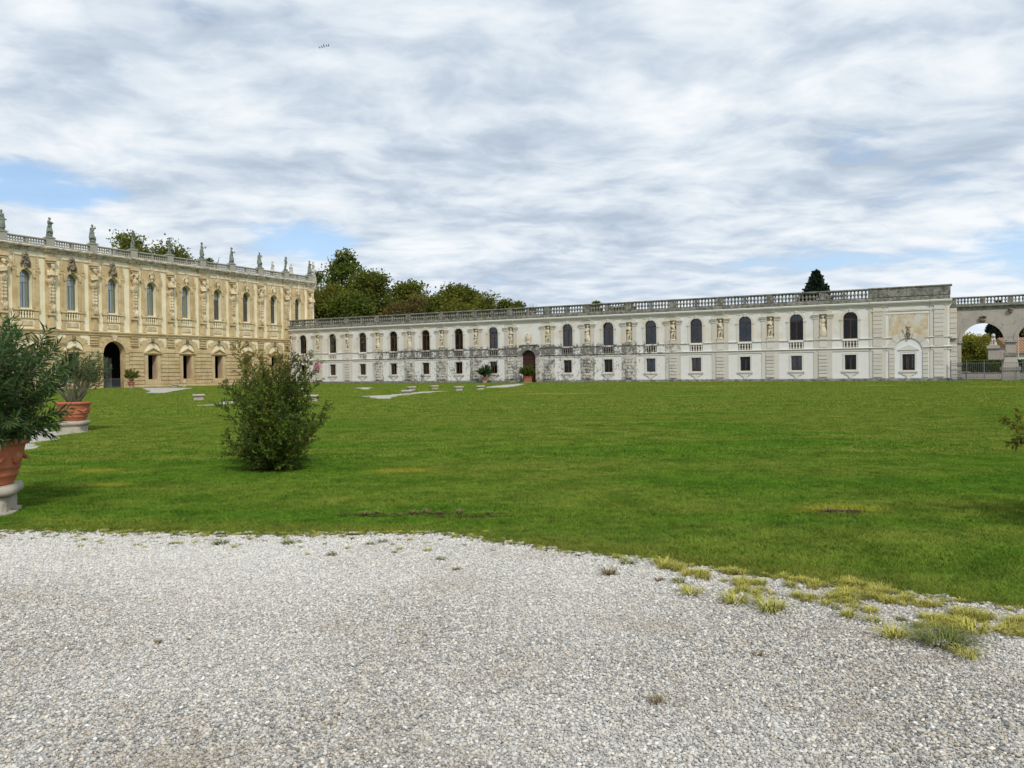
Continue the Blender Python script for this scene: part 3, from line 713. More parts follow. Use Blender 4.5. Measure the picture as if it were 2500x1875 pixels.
# pilasters with banded blocks below and a niche above
pb = MB(); pb.wall(rect(-1.06, 1.06, 5.14, 8.71), [rect(-.469, .469, 5.551, 8.199)], -.07, .08, .08); pb.box(-1.06, 1.06, -.07, .02, .37, 3.61); pb.box(-1.06, 1.06, -.05, .02, 4.08, 4.99)
ME_PIL = pb.mesh('pilaster', M_WSTONE)
ME_BLK = MB().box(-.5, .5, -.20, -.06, 0, .365).mesh('stone_block', M_WSTONE, bevel=.02)
ME_CAP = MB().prof([(-.06, 7.68), (-.13, 7.68), (-.13, 7.78), (-.06, 7.78)], 0, .68).prof([(-.06, 7.9), (-.15, 7.9), (-.2, 8.06), (-.06, 8.08)], 0, .78).prof([(-.06, 8.09), (-.24, 8.1), (-.24, 8.19), (-.06, 8.2)], 0, .84).mesh('capital', M_WTRIM)
ME_PAN = MB().box(-.42, .42, -.11, -.04, 4.15, 4.9).mesh('panel', M_WTRIM, bevel=.015)
ME_PED = MB().box(-.42, .42, -.18, .3, 5.14, 5.28).box(-.36, .36, -.16, .3, 5.285, 5.5).box(-.45, .45, -.2, .3, 5.505, 5.58).mesh('niche_pedestal', M_WTRIM)
ME_NB = MB().box(-.468, .468, .40, .43, 5.552, 8.198).mesh('niche_back', M_NICHE)
for s in PIL:
    p_ = link('pilaster', ME_PIL, wing, (s, 0, 0))
    for k in range(7): link('stone_block', ME_BLK, p_, (0, random.uniform(-.006, .006), .56+k*.43))
    for k in (-1, 1): link('capital', ME_CAP, p_, (k*.475, 0, 0), (0, 0, 0), (k, 1, 1))
    link('panel', ME_PAN, p_); link('niche_pedestal', ME_PED, p_); link('niche_back', ME_NB, p_)
# gate
g_ = link('gate_arch', None, wing, (GATE, 0, 0)); gt = MB()
gt.box(-1.95, -1.16, -.1, .02, .05, 3.6); gt.box(1.16, 1.95, -.1, .02, .05, 3.6); gt.box(-1.75, 1.75, -.09, .02, 5.3, 5.32)
g_.data = None
link('gate_jamb', gt.mesh('gate_jamb', M_WTRIM), g_)
for k in range(8):
    for sg in (-1, 1):
        w0 = .78 if k % 2 else .62
        MB().box(*(sorted((sg*1.16, sg*(1.16+w0)))), -.2, -.05, .1+k*.43, .1+k*.43+.40).obj('stone_block', M_WSTONE, g_, bevel=.02)
for k in range(9):
    t0 = PI*k/9+.012; t1 = PI*(k+1)/9-.012; R1 = 1.95 if k % 2 else 1.75
    if k == 4: R1 = 1.7
    MB().ring(0, 3.62, 1.155, R1, -.2, .01, t0, t1, 3).obj('stone_block', M_WSTONE, g_)
MB().box(-1.5, 1.5, -.28, .01, 5.42, 5.56).box(-1.35, 1.35, -.2, .01, 5.30, 5.418).obj('ledge', M_WBAL, g_)
mb = MB(); mb.ell((0, -.1, 6.55), (.36, .14, .5)); mb.ell((0, -.12, 7.1), (.14, .1, .12)); mb.ell((0, -.1, 5.85), (.28, .16, .22)); mb.cap(Vector((-.15, -.1, 5.6)), Vector((-.1, -.1, 6.0)), .1, .08); mb.cap(Vector((.15, -.1, 5.6)), Vector((.1, -.1, 6.0)), .1, .08)
for k in range(18):
    t = 2*PI*k/18; d = Vector((math.cos(t), 0, math.sin(t)*1.15)); mb.tube([Vector((0, -.1, 6.5))+d*.38, Vector((0, -.14, 6.5))+d*.74], .055, .03, 5)
link('cartouche', sculpt(mb, 'cartouche', M_NICHE, .04, .02), g_)
dr = MB().prism(arch(0, 2.28, .06, 3.62, 16), .30, .36).obj('door', M_DOOR, wing, (GATE, 0, 0))
MB().box(-1.14, 1.14, .24, .302, 3.5, 3.68).obj('transom', M_DOOR, dr)
for a in (-1, 1):
    for z0, z1 in ((.25, .75), (.95, 2.1), (2.25, 3.35)): MB().box(*sorted((a*.1, a*1.02)), .26, .302, z0, z1).obj('panel', M_DOOR, dr, bevel=.02)
# end pavilion
e_ = link('end_bay', None, wing)
MB().wall(arch(ENDC, 2.9, .37, 3.4, 16), [rect(ENDC-.651, ENDC+.651, 1.279, 3.171)], -.02, .03, .03).obj('recess_panel', mat('fresh_white_plaster', lambda g: g.mix(g.noise(g.pos(), 2, 4), (.74, .745, .75), (.68, .68, .675)), .9), e_)
MB().prism(rect(ENDC-2.05, ENDC+2.05, 5.15, 7.8), -.03, .01).obj('fresco_panel', M_FRESCO, e_)
MB().box(ENDC-2.1, ENDC+2.1, -.05, .01, 8.33, 8.70).obj('frieze_panel', M_WPLAST, e_)
MB().box(ENDC-2.6, ENDC+2.6, -.09, .01, 8.2, 8.28).box(ENDC-2.6, ENDC+2.6, -.06, .01, 7.85, 7.93).obj('architrave', M_WTRIM, e_)
for c0, upm in ((89.62, M_FRESCO), (96.0, M_WSTONE)):
    p_ = MB().box(c0-.9, c0+.9, -.07, .02, .37, 8.71).obj('pilaster', M_WSTONE, wing)
    for k in range(7): MB().box(c0-.5, c0+.5, -.17, -.06, .5+k*.45, .5+k*.45+.41).obj('stone_block', M_WSTONE, p_, bevel=.02)
    MB().box(c0-.5, c0+.5, -.15, -.06, 4.1, 4.97).obj('stone_block', M_WSTONE, p_, bevel=.02)
    for k in range(6): MB().box(c0-.5, c0+.5, -.17, -.06, 5.2+k*.5, 5.2+k*.5+.46).obj('stone_block', M_WSTONE, p_, bevel=.02)
    MB().box(c0-.6, c0+.6, -.2, -.06, 8.22, 8.32).box(c0-.5, c0+.5, -.16, -.06, 8.33, 8.70).obj('capital', M_WTRIM, p_)
for sg in (-1, 1):
    for k in range(7): MB().box(*sorted((ENDC+sg*1.47, ENDC+sg*2.05)), -.13, .01, .45+k*.45, .45+k*.45+.41).obj('stone_block', M_WSTONE, e_, bevel=.02)
vs = [(8, 36, 2.25), (37, 58, 2.2), (59, 76, 2.1), (104, 121, 2.1), (122, 143, 2.2), (144, 172, 2.25)]
for a0, a1, R in vs: MB().ring(ENDC, 3.55, 1.47, R, -.13, .01, math.radians(a0), math.radians(a1), 3).obj('stone_block', M_WSTONE, e_)
MB().prism([(ENDC-.3, 5.03), (ENDC+.3, 5.03), (ENDC+.58, 6.1), (ENDC-.58, 6.1)], -.15, .01).obj('keystone', M_WSTONE, e_)
w_ = MB().box(-.65, -.55, 0, .1, 1.28, 3.17).box(.55, .65, 0, .1, 1.28, 3.17).box(-.06, .06, 0, .1, 1.38, 3.07).box(-.549, .549, 0, .1, 3.07, 3.17).box(-.549, .549, 0, .1, 1.28, 1.38).obj('window', M_WOOD, wing, (ENDC, .24, 0))
for k in (-1, 1): link('pane', MB().box(-.24, .24, .04, .055, 1.38, 3.07).mesh('pane', M_GLASS), w_, (k*.305, 0, 0))
MB().box(-.26, -.12, .2, .23, 1.5, 3.0).box(.30, .50, .2, .23, 1.5, 3.0).obj('curtain', M_CURT, w_)
MB().box(-.86, -.66, -.30, -.22, 1.2, 3.4).box(.66, .86, -.30, -.22, 1.2, 3.4).box(-.86, .86, -.30, -.22, 3.405, 3.6).obj('window_surround', M_WTRIM, w_)
MB().prism([(-1.1, 3.62), (1.1, 3.62), (1.1, 3.72), (0, 4.3), (-1.1, 3.72)], -.36, -.23).prism([(-.85, 3.73), (.85, 3.73), (0, 4.15)], -.30, -.22).obj('pediment', M_WTRIM, w_)
link('sill', ME_SILL, w_, (0, -.26, -.08)); link('bracket', ME_BRK, w_, (0, -.26, -.08))
mb = MB(); mb.ell((0, -.2, 5.5), (.26, .16, .42)); mb.ell((0, -.2, 6.15), (.16, .13, .18)); mb.ell((-.2, -.2, 6.3), (.12, .08, .08)); mb.ell((.2, -.2, 6.3), (.12, .08, .08)); mb.ell((0, -.2, 5.05), (.12, .1, .2)); mb.ell((0, -.3, 5.6), (.12, .1, .15)); mb.box(-.2, .2, -.25, -.1, 5.88, 5.98)
link('coat_of_arms', sculpt(mb, 'coat_of_arms', M_VDARK, .035, .03), e_, (ENDC, 0, 0))
# roof balustrade and parapet
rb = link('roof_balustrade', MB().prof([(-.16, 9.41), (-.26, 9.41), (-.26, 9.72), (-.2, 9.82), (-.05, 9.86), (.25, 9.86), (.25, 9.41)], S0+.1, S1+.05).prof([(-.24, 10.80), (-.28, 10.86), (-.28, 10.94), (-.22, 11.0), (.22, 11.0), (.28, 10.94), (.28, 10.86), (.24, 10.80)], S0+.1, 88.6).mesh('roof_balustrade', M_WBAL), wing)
ME_PDS = MB().box(-.42, .42, -.25, .25, 9.865, 10.795).mesh('pedestal', M_WBAL, bevel=.02); ME_MID = MB().box(-.15, .15, -.2, .2, 9.862, 10.796).mesh('post', M_WBAL)
ME_RB = baluster_mesh(.935, .19, M_WBAL, 8)
posts = PIL+[88.35]
for s in posts[:-1]: link('pedestal', ME_PDS, rb, (s, 0, 0))
for a, b in zip(posts, posts[1:]):
    mid_ = (a+b)/2; link('post', ME_MID, rb, (mid_, 0, 0))
    for c, d in ((a+.42, mid_-.15), (mid_+.15, b-(.42 if b < 88 else -.2))):
        n = 6 if b < 88 else 6
        for k in range(n): link('baluster', ME_RB, rb, (c+(d-c)*(k+.5)/n, 0, 9.862), (0, 0, random.random()))
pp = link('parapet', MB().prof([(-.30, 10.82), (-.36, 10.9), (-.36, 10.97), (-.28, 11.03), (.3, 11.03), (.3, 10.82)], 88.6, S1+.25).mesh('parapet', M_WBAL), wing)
xs = [88.6, 89.7, 90.7, 92.7, 93.8, 95.4, 96.5, S1+.1]
MB().box(88.65, S1+.05, -.2, .2, 9.865, 10.8).obj('parapet_core', M_WBAL, pp)
for a, b in zip(xs, xs[1:]): MB().box(a+.012, b-.012, -.26+random.uniform(-.012, .012), .25, 9.865, 10.815).obj('stone_slab', M_WBAL, pp, bevel=.015)

# arcade to the right of the wing
arc = thing('stone_arcade', 'weathered stone arcade with balustrade joining the right end of the white wing', 'arcade', to_w(S1), -WT)
M_ARC = mat('stained_pinkish_stone', m_lime((.26, .225, .195), (.52, .475, .42), (.06, .056, .052), .85, .9), .9, .2)
AC = [3.25+5.35*i for i in range(4)]; AR = 2.1; ASP = 4.45; AY0, AY1 = .5, 1.5
MB().wall(rect(.0, 21.4, 4.45, 8.05), [arch(c, 2*AR, 4.46, ASP+.02, 20) for c in AC], AY0, 1.0, 1.0).obj('spandrel_wall', M_ARC, arc)
for c in AC:
    MB().ring(0, ASP, AR-.06, AR+.30, AY0-.09, AY0+.3, .02, PI-.02, 20).obj('archivolt', M_ARC, arc, (c, 0, 0))
    mb = MB(); mb.ell((0, .3, 6.85), (.28, .25, .35)); mb.ell((0, .25, 7.15), (.40, .25, .16)); mb.ell((-.2, .2, 6.75), (.12, .12, .12)); mb.ell((.2, .2, 6.75), (.12, .12, .12))
    if c == AC[0]: KSM = sculpt(mb, 'keystone', M_VDARK, .04, .03)
    link('keystone', KSM, arc, (c, 0, 0))
MB().prof([(AY0-.08, 8.05), (AY0-.12, 8.25), (AY0-.3, 8.4), (AY0-.3, 8.5), (AY0-.1, 8.58), (AY1, 8.58), (AY1, 8.05)], 0, 21.4).obj('cornice', M_WBAL, arc)
ab = link('roof_balustrade', MB().box(.05, 21.4, AY0-.1, AY0+.35, 8.585, 8.7).prof([(AY0-.1, 9.36), (AY0-.14, 9.42), (AY0-.1, 9.52), (AY0+.35, 9.52), (AY0+.38, 9.42), (AY0+.35, 9.36)], .05, 21.4).mesh('roof_balustrade', M_WBAL), arc)
MEAB = baluster_mesh(.655, .135, M_WBAL, 8); MEAP = MB().box(-.28, .28, AY0-.08, AY0+.33, 8.702, 9.358).mesh('pedestal', M_WBAL)
px = [.4]+sorted(AC+[c+2.67 for c in AC[:-1]])+[21]
for a in px: link('pedestal', MEAP, ab, (a, 0, 0))
for a, b in zip(px, px[1:]):
    n = max(4, int((b-a-.5)/.33))
    for k in range(n): link('baluster', MEAB, ab, (a+.3+(b-a-.6)*(k+.5)/n, AY0+.12, 8.702))
# first pier (banded against the wing) and free piers
p_ = link('pier', MB().box(.0, 1.15, .25, 1.5, 0, 4.3).mesh('pier', M_ARC), arc)
for k in range(8): MB().box(.02, .72, .12, .245, .2+k*.52, .2+k*.52+.48).obj('stone_block', M_WSTONE, p_, bevel=.02)
for k in range(6): MB().box(.02, .72, .14, .495, 4.85+k*.58, 4.85+k*.58+.54).obj('stone_block', M_WSTONE, p_, bevel=.02)
MB().box(-.0, 1.28, .1, 1.6, 4.302, 4.445).box(0, 1.2, .2, 1.55, 4.16, 4.3).obj('impost', M_ARC, p_); MB().box(0, 1.25, .14, 1.56, 1.75, 2.1).box(0, 1.25, .14, 1.56, 0, .35).obj('band', M_WBAL, p_)
for c in [c+2.675 for c in AC]:
    p_ = link('pier', MB().box(-.48, .48, AY0-.02, AY1, 3.1, 4.2).mesh('pier', M_ARC), arc, (c, 0, 0))
    MB().box(-.72, .72, AY0-.22, AY1+.1, 4.30, 4.448).box(-.6, .6, AY0-.12, AY1+.05, 4.2, 4.299).obj('impost', M_ARC, p_)
    MB().box(-.62, .62, AY0-.2, AY1+.1, 2.75, 3.099).obj('band', M_WBAL, p_)
    mb = MB(); a = [mb.b.verts.new(v) for v in ((-.78, AY0-.3, 1.55), (.78, AY0-.3, 1.55), (.78, AY1+.1, 1.55), (-.78, AY1+.1, 1.55), (-.52, AY0-.08, 2.749), (.52, AY0-.08, 2.749), (.52, AY1, 2.749), (-.52, AY1, 2.749))]
    for f in ((3, 2, 1, 0), (4, 5, 6, 7), (0, 1, 5, 4), (1, 2, 6, 5), (2, 3, 7, 6), (3, 0, 4, 7)): mb.b.faces.new([a[i] for i in f])
    mb.obj('pier_base', M_ARC, p_)
    MB().box(-.95, .95, AY0-.42, AY1+.3, 1.15, 1.549).box(-.82, .82, AY0-.32, AY1+.2, 0, 1.149).obj('pier_base', M_ARC, p_)
    mb = MB(); mb.ell((0, .38, 7.7), (.2, .18, .22)); mb.ell((0, .3, 7.92), (.3, .25, .1)); link('mask_bracket', mb.mesh('mask_bracket', M_VDARK, True), p_)

# niche statues
NP = ['head-hip', 'head-down', 'hip-chest', 'head-chest', 'hip-down', 'chest-hip', 'down-head', 'chest-chest']
names = ['bare figure lifting one arm to its head', 'draped figure with folded arms', 'bare figure with hand on hip', 'bearded figure wrapped in a cloak', 'draped figure leaning to one side']
NL = ['in the niche beside the ochre wing corner', 'in the niche right of the first arched window', 'in the niche right of the second arched window', 'in the niche right of the third arched window', 'in the niche right of the fourth arched window', 'in the niche right of the fifth arched window', 'in the niche right of the sixth arched window', 'in the niche just left of the gate cartouche', 'in the niche just right of the gate cartouche',
      'in the second niche right of the big gate', 'in the third niche right of the big gate', 'in the fourth niche right of the big gate', 'in the fifth niche right of the big gate', 'in the second niche from the end pavilion', 'in the last niche before the blank end pavilion']
for i, s in enumerate(PIL):
    k = [0, 0, 2, 3, 1, 4, 0, 5, 4, 3, 2, 0, 6, 2, 1][i]
    me = fig_mesh('niche%d' % k, M_NICHE, arms=NP[k], robe=[False, 'short', False, 'short', False, False, False][k % 7] if k != 1 else True, flip=k % 2 == 1)
    t = thing('niche_statue', 'cream stone '+['figure with raised arm ', 'robed figure ', 'figure with hand on hip ', 'cloaked figure with crooked arm ', 'slender nude figure ', 'figure with folded arm ', 'muscular figure '][k]+NL[i], 'statue', to_w(s, .16, 5.585), -WT, 'stone statues in the niches of the white wing')
    o = link('figure', me, t, (0, 0, 0), (0, 0, 0), (1.2, .85, 1.12))
# ================================================================== OCHRE WING (villa)
VW = [-11.9, -5.95, -.01, 6.0, 11.81, 17.86, 23.83, 29.76, 35.66, 41.71, 47.51]; VG = 11.81
VH = [-14.9, -8.9, -2.83, 3.08, 8.96, 15.0, 21.0, 26.83, 32.65, 38.66, 44.6, 50.48]
A0, A1 = -15.9, 51.65
lo = [arch(VG, 3.3, .05, 4.8, 16) if s == VG else rect(s-.78, s+.78, 1.14, 4.64) for s in VW]
MB().wall(rect(A0, A1, 0, 7.3), lo, 0, .95).obj('ground_storey', M_VSTONE, villa)
up = []
for s in VW: up += [arch(s, 1.6, 10.3, 14.3, 14), rect(s-.9, s+.9, 9.07, 10.0)]
MB().wall(rect(A0, A1, 7.3, 18.2), up, 0, .85).obj('upper_storey', M_VPLAST, villa)
MB().box(A1-.5, A1, .004, 17.9, 0, 18.19).box(A0, A0+.5, .004, 17.9, 0, 18.19).box(A0, A1, 17.9, 18.3, 0, 18.2).box(A0, A1, .96, 17.9, 18.0, 18.2).obj('rear_wall', M_VPLAST, villa)
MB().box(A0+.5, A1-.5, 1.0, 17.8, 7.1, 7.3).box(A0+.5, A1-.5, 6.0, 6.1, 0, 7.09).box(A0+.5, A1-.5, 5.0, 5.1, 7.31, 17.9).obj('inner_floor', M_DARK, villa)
iw = MB().box(VG-2.5, VG+1.9, 3.2, 3.4, 0.02, 4.2).obj('inner_wall', M_GREYIN, villa)
MB().tube([(VG-.6, 3.0, 2.3), (VG+1.4, 3.0, 1.1)], .06).obj('handrail', M_DARK, iw)
vseg = []; x = A0
for s in VH: vseg += [(x, s-.8, 0), (s-.8, s+.8, 1)]; x = s+.8
vseg += [(x, A1+.1, 0)]
def vb(name, prf, m, proud, sg=vseg):
    mb = MB()
    for a, b, k in sg: mb.prof([(y-(proud if k else 0), z) if y < 0 else (y, z) for y, z in prf], a, b)
    return mb.obj(name, m, villa)
vb('cornice', [(.02, 17.45), (-.12, 17.45), (-.16, 17.6), (-.3, 17.68), (-.36, 17.84), (-.62, 17.92), (-.68, 18.08), (-.55, 18.2), (.02, 18.25)], M_VCORN, .22)
vb('architrave', [(.01, 16.72), (-.08, 16.72), (-.12, 16.84), (-.05, 16.9), (.01, 16.9)], M_VSTONE, .12)
vb('string_course', [(.02, 7.2), (-.14, 7.2), (-.17, 7.42), (-.28, 7.5), (-.34, 7.66), (-.2, 7.76), (.02, 7.82)], M_VSTONE, .12)
gl_ = [q for a, b, k in vseg for q in ([(a, b, k)] if not a < VG < b else [(a, VG-1.75, k), (VG+1.75, b, k)])]
vb('plinth', [(.02, 0), (-.2, 0), (-.2, .3), (-.14, .36), (.02, .4)], M_VSTONE, .08, gl_)
# upper window
R = .8; f = MB(); f.ring(0, 14.3, R-.07, R-.004, 0, .08, n=14); f.box(-R+.004, -R+.07, 0, .08, 10.3, 14.3); f.box(R-.07, R-.004, 0, .08, 10.3, 14.3)
for z in (10.31, 13.45, 14.25, 14.62): f.box(-R+.07 if z < 14.5 else -.66, R-.07 if z < 14.5 else .66, 0, .08, z, z+.07)
f.box(-.035, .035, 0, .08, 10.38, 13.45)
VF = f.mesh('window', M_IRON)
VP1 = MB().box(-.35, .35, .03, .045, 10.38, 13.45).mesh('pane', M_GLASS3); VP2 = MB().prism(arch(0, 1.46, 13.52, 14.3, 12), .03, .045).mesh('pane', M_GLASS3)
VCU = MB()
for i in range(10): VCU.box(-.74+i*.15, -.74+i*.15+.13, .2+.03*(i % 2), .23+.03*(i % 2), 10.35, 15.0)
VCU = VCU.mesh('curtain', M_CURT)
s_ = MB(); s_.ring(0, 14.3, R+.002, R+.18, -.2, .02, n=14); s_.ring(0, 14.3, R+.183, R+.34, -.13, .02, n=14)
for k in (-1, 1):
    B = lambda a, b, y, z0, z1: s_.box(*sorted((k*a, k*b)), y, .02, z0, z1)
    B(R+.002, R+.2, -.16, 10.3, 14.1); B(R+.202, R+.42, -.10, 10.3, 14.1); B(R+.002, R+.36, -.24, 14.1, 14.28)
    B(1.24, 1.62, -.16, 10.3, 15.1); B(1.3, 1.36, -.2, 10.9, 14.8); B(1.5, 1.56, -.2, 10.9, 14.8); B(1.2, 1.74, -.22, 14.9, 15.3); B(1.2, 1.7, -.26, 10.05, 10.3); B(.92, 1.66, -.3, 9.95, 10.045)
    B(1.0, 1.5, -.2, 9.1, 9.94); B(.94, 1.56, -.24, 8.95, 9.09); B(1.05, 1.45, -.16, 8.3, 8.94); B(.98, 1.55, -.2, 7.83, 8.29)
s_.box(-1.6, 1.6, -.06, .01, 15.15, 16.65)
VSUR = s_.mesh('window_surround', M_VSTONE)
VWB = MB().box(-.92, .92, -.14, .1, 10.0, 10.12).box(-.92, .92, -.12, .1, 8.97, 9.07).box(-.9, .9, .5, .54, 9.07, 10).mesh('window_balustrade', M_VSTONE)
VB5 = baluster_mesh(.93, .145, M_VPLAST, 8, True)
VPAN = MB().box(-.78, .78, -.12, .01, 8.1, 8.72).mesh('panel', M_VCARVE, bevel=.03)
def crest(k):
    mb = MB(); mb.ell((0, -.28, 15.75), (.34, .22, .45)); mb.ell((0, -.3, 16.35), (.26, .2, .3)); mb.ell((0, -.32, 16.85), (.17, .16, .2)); mb.ell((0, -.3, 17.15), (.13, .12, .12)); mb.ell((0, -.25, 15.25), (.2, .2, .22))
    for sg in (-1, 1):
        mb.cap((sg*.25, -.2, 16.6), (sg*.52, -.15, 15.9), .1, .13); mb.cap((sg*.52, -.15, 15.9), (sg*.5, -.12, 15.3), .13, .08); mb.ell((sg*.28, -.32, 16.2), (.12, .1, .16)); mb.ell((sg*.2, -.3, 16.9), (.1, .08, .14))
    if k == 1: mb.ell((-.35, -.25, 16.75), (.13, .1, .35)); mb.ell((.3, -.4, 15.9), (.15, .12, .25))
    mb.ell((0, -.45, 15.7), (.14, .1, .2)); mb.box(-.3, .3, -.45, -.1, 16.58, 16.66)
    return mb
CR0 = sculpt(crest(0), 'crest', M_VCARVE, .05, .04); CR1 = sculpt(crest(1), 'crest', M_VDARK, .05, .04)
VOB = MB().box(-.16, .16, -.3, .0, 15.31, 15.7).lathe([(.12, 15.7), (.14, 15.78), (.07, 15.9), (.10, 16.0), (.02, 17.3), (.035, 17.34), (.035, 17.4), (.01, 17.45)], 8, 0, -.16).mesh('obelisk', M_VSTONE)
# ground floor pieces
VSD = MB()
for k in (-1, 1): VSD.box(*sorted((k*.782, k*1.32)), -.16, .02, .41, 4.66)
VSD.box(-1.32, 1.32, -.14, .02, .41, 1.13); VSD.box(-1.4, 1.4, -.18, .02, 4.662, 4.85); VSD = VSD.mesh('door_surround', M_VSTONE)
VPD = MB().prism([(-1.5, 4.855), (1.5, 4.855), (1.5, 4.97), (-1.5, 4.97)], -.38, .01).prism([(-1.5, 4.972), (-1.3, 4.972), (0, 5.58), (1.3, 4.972), (1.5, 4.972), (0, 5.76)], -.38, .01).prism([(-1.28, 4.973), (1.28, 4.973), (0, 5.57)], -.16, .01).mesh('pediment', M_VSTONE)
VLU = MB().prism(arch(0, 2.66, 4.98, 5.1, 14), -.05, .01).mesh('lunette', M_VPLAST)
VMS = MB(); VMS.box(-.2, .2, -.32, -.02, 6.35, 7.15); VMS.ell((0, -.36, 6.8), (.15, .12, .24)); VMS.ell((0, -.36, 6.5), (.1, .1, .14)); VMS = sculpt(VMS, 'keystone_mask', M_VDARK, .04, .02)
VLP = MB()
for k in (-1, 1): VLP.box(*sorted((k*1.0, k*2.35)), -.04, .01, 6.5, 7.15).box(*sorted((k*2.0, k*2.35)), -.04, .01, 5.8, 6.499)
VLP = VLP.mesh('plaster_panel', M_VPLAST)
VV = []
for i, (a0, a1, R1) in enumerate([(4, 27, 2.05), (28, 50, 2.2), (51, 72, 1.98), (73, 107, 1.98), (108, 129, 1.98), (130, 152, 2.2), (153, 176, 2.05)]):
    VV.append(MB().ring(0, 5.12, 1.36, R1, -.18, .01, math.radians(a0), math.radians(a1), 4).mesh('stone_block', M_VSTONE))
for i, s in enumerate(VW):
    w_ = link('window', VF, villa, (s, .62, 0))
    for k in (-1, 1): link('pane', VP1, w_, (k*.38, 0, 0), (0, 0, random.uniform(-.03, .03)))
    link('pane', VP2, w_)
    if i != 10: link('curtain', VCU, w_)
    link('window_surround', VSUR, w_, (0, -.62, 0))
    b_ = link('window_balustrade', VWB, villa, (s, 0, 0))
    for k in range(5): link('baluster', VB5, b_, ((k-2)*.345, .05, 9.07))
    link('panel', VPAN, villa, (s, 0, 0)); link('crest', CR1 if i in (1, 2, 3, 4) else CR0, villa, (s, 0, 0), (0, 0, 0), (1, 1, 1))
    for k in (-1, 1): link('obelisk', VOB, villa, (s+k*1.46, 0, 0))
    if s != VG:
        d_ = link('door_surround', VSD, villa, (s, 0, 0)); link('pediment', VPD, d_); link('lunette', VLU, d_); link('keystone_mask', VMS, d_)
        link('plaster_panel', VLP, d_)
        for me in VV: link('stone_block', me, d_, (0, random.uniform(-.02, .02), 0))
        MB().box(-.77, -.70, .02, .9, 1.15, 4.63).box(.70, .77, .02, .9, 1.15, 4.63).obj('reveal', M_REVEAL, d_)
    else:
        d_ = link('gate_arch', MB().ring(0, 4.8, 1.652, 1.85, -.24, .02, 0, PI, 18).mesh('gate_arch', M_VSTONE), villa, (s, 0, 0))
        for k in range(9):
            R1 = (2.35, 2.2)[k % 2]
            if k != 4: MB().ring(0, 4.8, 1.86, R1, -.17, .01, PI*k/9+.015, PI*(k+1)/9-.015, 3).obj('stone_block', M_VSTONE, d_)
        for sg in (-1, 1):
            for k in range(8): MB().box(*sorted((sg*1.66, sg*2.28)), -.2, .01, .42+k*.54, .42+k*.54+.51).obj('stone_block', M_VSTONE, d_, bevel=.025)
        MB().prism([(-.25, 6.48), (.25, 6.48), (.4, 7.19), (-.4, 7.19)], -.34, .01).obj('keystone', M_VCARVE, d_)
# herm pilasters
def herm(k):
    mb = MB(); sg = -1 if k % 2 else 1
    mb.ell((0, -.42, 14.75), (.42, .3, .55)); mb.ell((0, -.4, 14.2), (.34, .26, .35)); mb.cap((0, -.42, 15.3), (sg*.08, -.55, 15.75), .16, .14); mb.ell((sg*.08, -.56, 15.75), (.2, .22, .26)); mb.ell((sg*.08, -.5, 15.85), (.24, .22, .2)); mb.ell((sg*.06, -.68, 15.5), (.13, .12, .2))
    if k == 0: ar = [((.42, -.4, 15.15), (.5, -.6, 14.6), (-.1, -.78, 14.55)), ((-.42, -.4, 15.15), (-.52, -.6, 14.55), (.12, -.74, 14.7))]
    elif k == 1: ar = [((.42, -.4, 15.15), (.62, -.45, 15.55), (.25, -.5, 15.98)), ((-.42, -.4, 15.15), (-.5, -.6, 14.5), (.1, -.75, 14.6))]
    else: ar = [((.42, -.4, 15.15), (.6, -.45, 15.6), (.22, -.5, 16.0)), ((-.42, -.4, 15.15), (-.6, -.45, 15.6), (-.22, -.5, 16.0))]
    for a, b, c in ar: mb.cap(a, b, .14, .12); mb.cap(b, c, .12, .09)
    for t in range(7): a = PI*t/6; mb.cap((.44*math.cos(a), -.2-.32*math.sin(a), 13.95+.08*math.sin(5*a)), (.36*math.cos(a), -.2-.26*math.sin(a), 13.45), .13, .08)
    mb.ell((-.36, -.3, 13.7), (.16, .16, .2)); mb.ell((.36, -.3, 13.7), (.16, .16, .2))
    a = [mb.b.verts.new(v) for v in ((-.24, -.34, 10.95), (.24, -.34, 10.95), (.24, .1, 10.95), (-.24, .1, 10.95), (-.36, -.42, 14.0), (.36, -.42, 14.0), (.36, .1, 14.0), (-.36, .1, 14.0))]
    for q in ((3, 2, 1, 0), (4, 5, 6, 7), (0, 1, 5, 4), (1, 2, 6, 5), (2, 3, 7, 6), (3, 0, 4, 7)): mb.b.faces.new([a[i] for i in q])
    for j in range(5):
        z = 13.1-j*.42
        for x0 in (-.17, .17): mb.ell((x0, -.42, z), (.12, .09, .17)); mb.ell((x0*1.3, -.40, z-.2), (.07, .07, .1))
    return mb
HM = [sculpt(herm(k), 'herm', M_VCARVE, .055, .04) for k in range(3)]
VPIL = MB().box(-.66, .66, -.1, .02, 7.83, 16.7).box(-.62, .62, -.18, .02, 16.91, 17.44).box(-.56, .56, -.5, .01, 16.15, 16.3).box(-.68, .68, -.62, .01, 16.42, 16.66).box(-.5, .5, -.42, .01, 16.3, 16.42).mesh('pilaster', M_VSTONE)
hp = MB(); hp.box(-.34, .34, -.36, .02, 9.8, 10.95)
for sg in (-1, 1): hp.cap((sg*.3, -.42, 10.7), (sg*.12, -.44, 10.0), .12, .1); hp.ell((sg*.3, -.4, 10.75), (.14, .1, .14))
hp.ell((0, -.42, 10.3), (.18, .12, .3)); VHP = sculpt(hp, 'carved_pedestal', M_VCARVE, .045, .03)
VHB = MB().box(-.52, .52, -.52, .02, 9.5, 9.62).box(-.46, .46, -.46, .02, 9.62, 9.78).prism([(-.30, 9.5), (-.28, 8.9), (-.42, 8.3), (-.46, 7.83), (.46, 7.83), (.42, 8.3), (.28, 8.9), (.30, 9.5)], -.34, .01).mesh('herm_base', M_VSTONE)
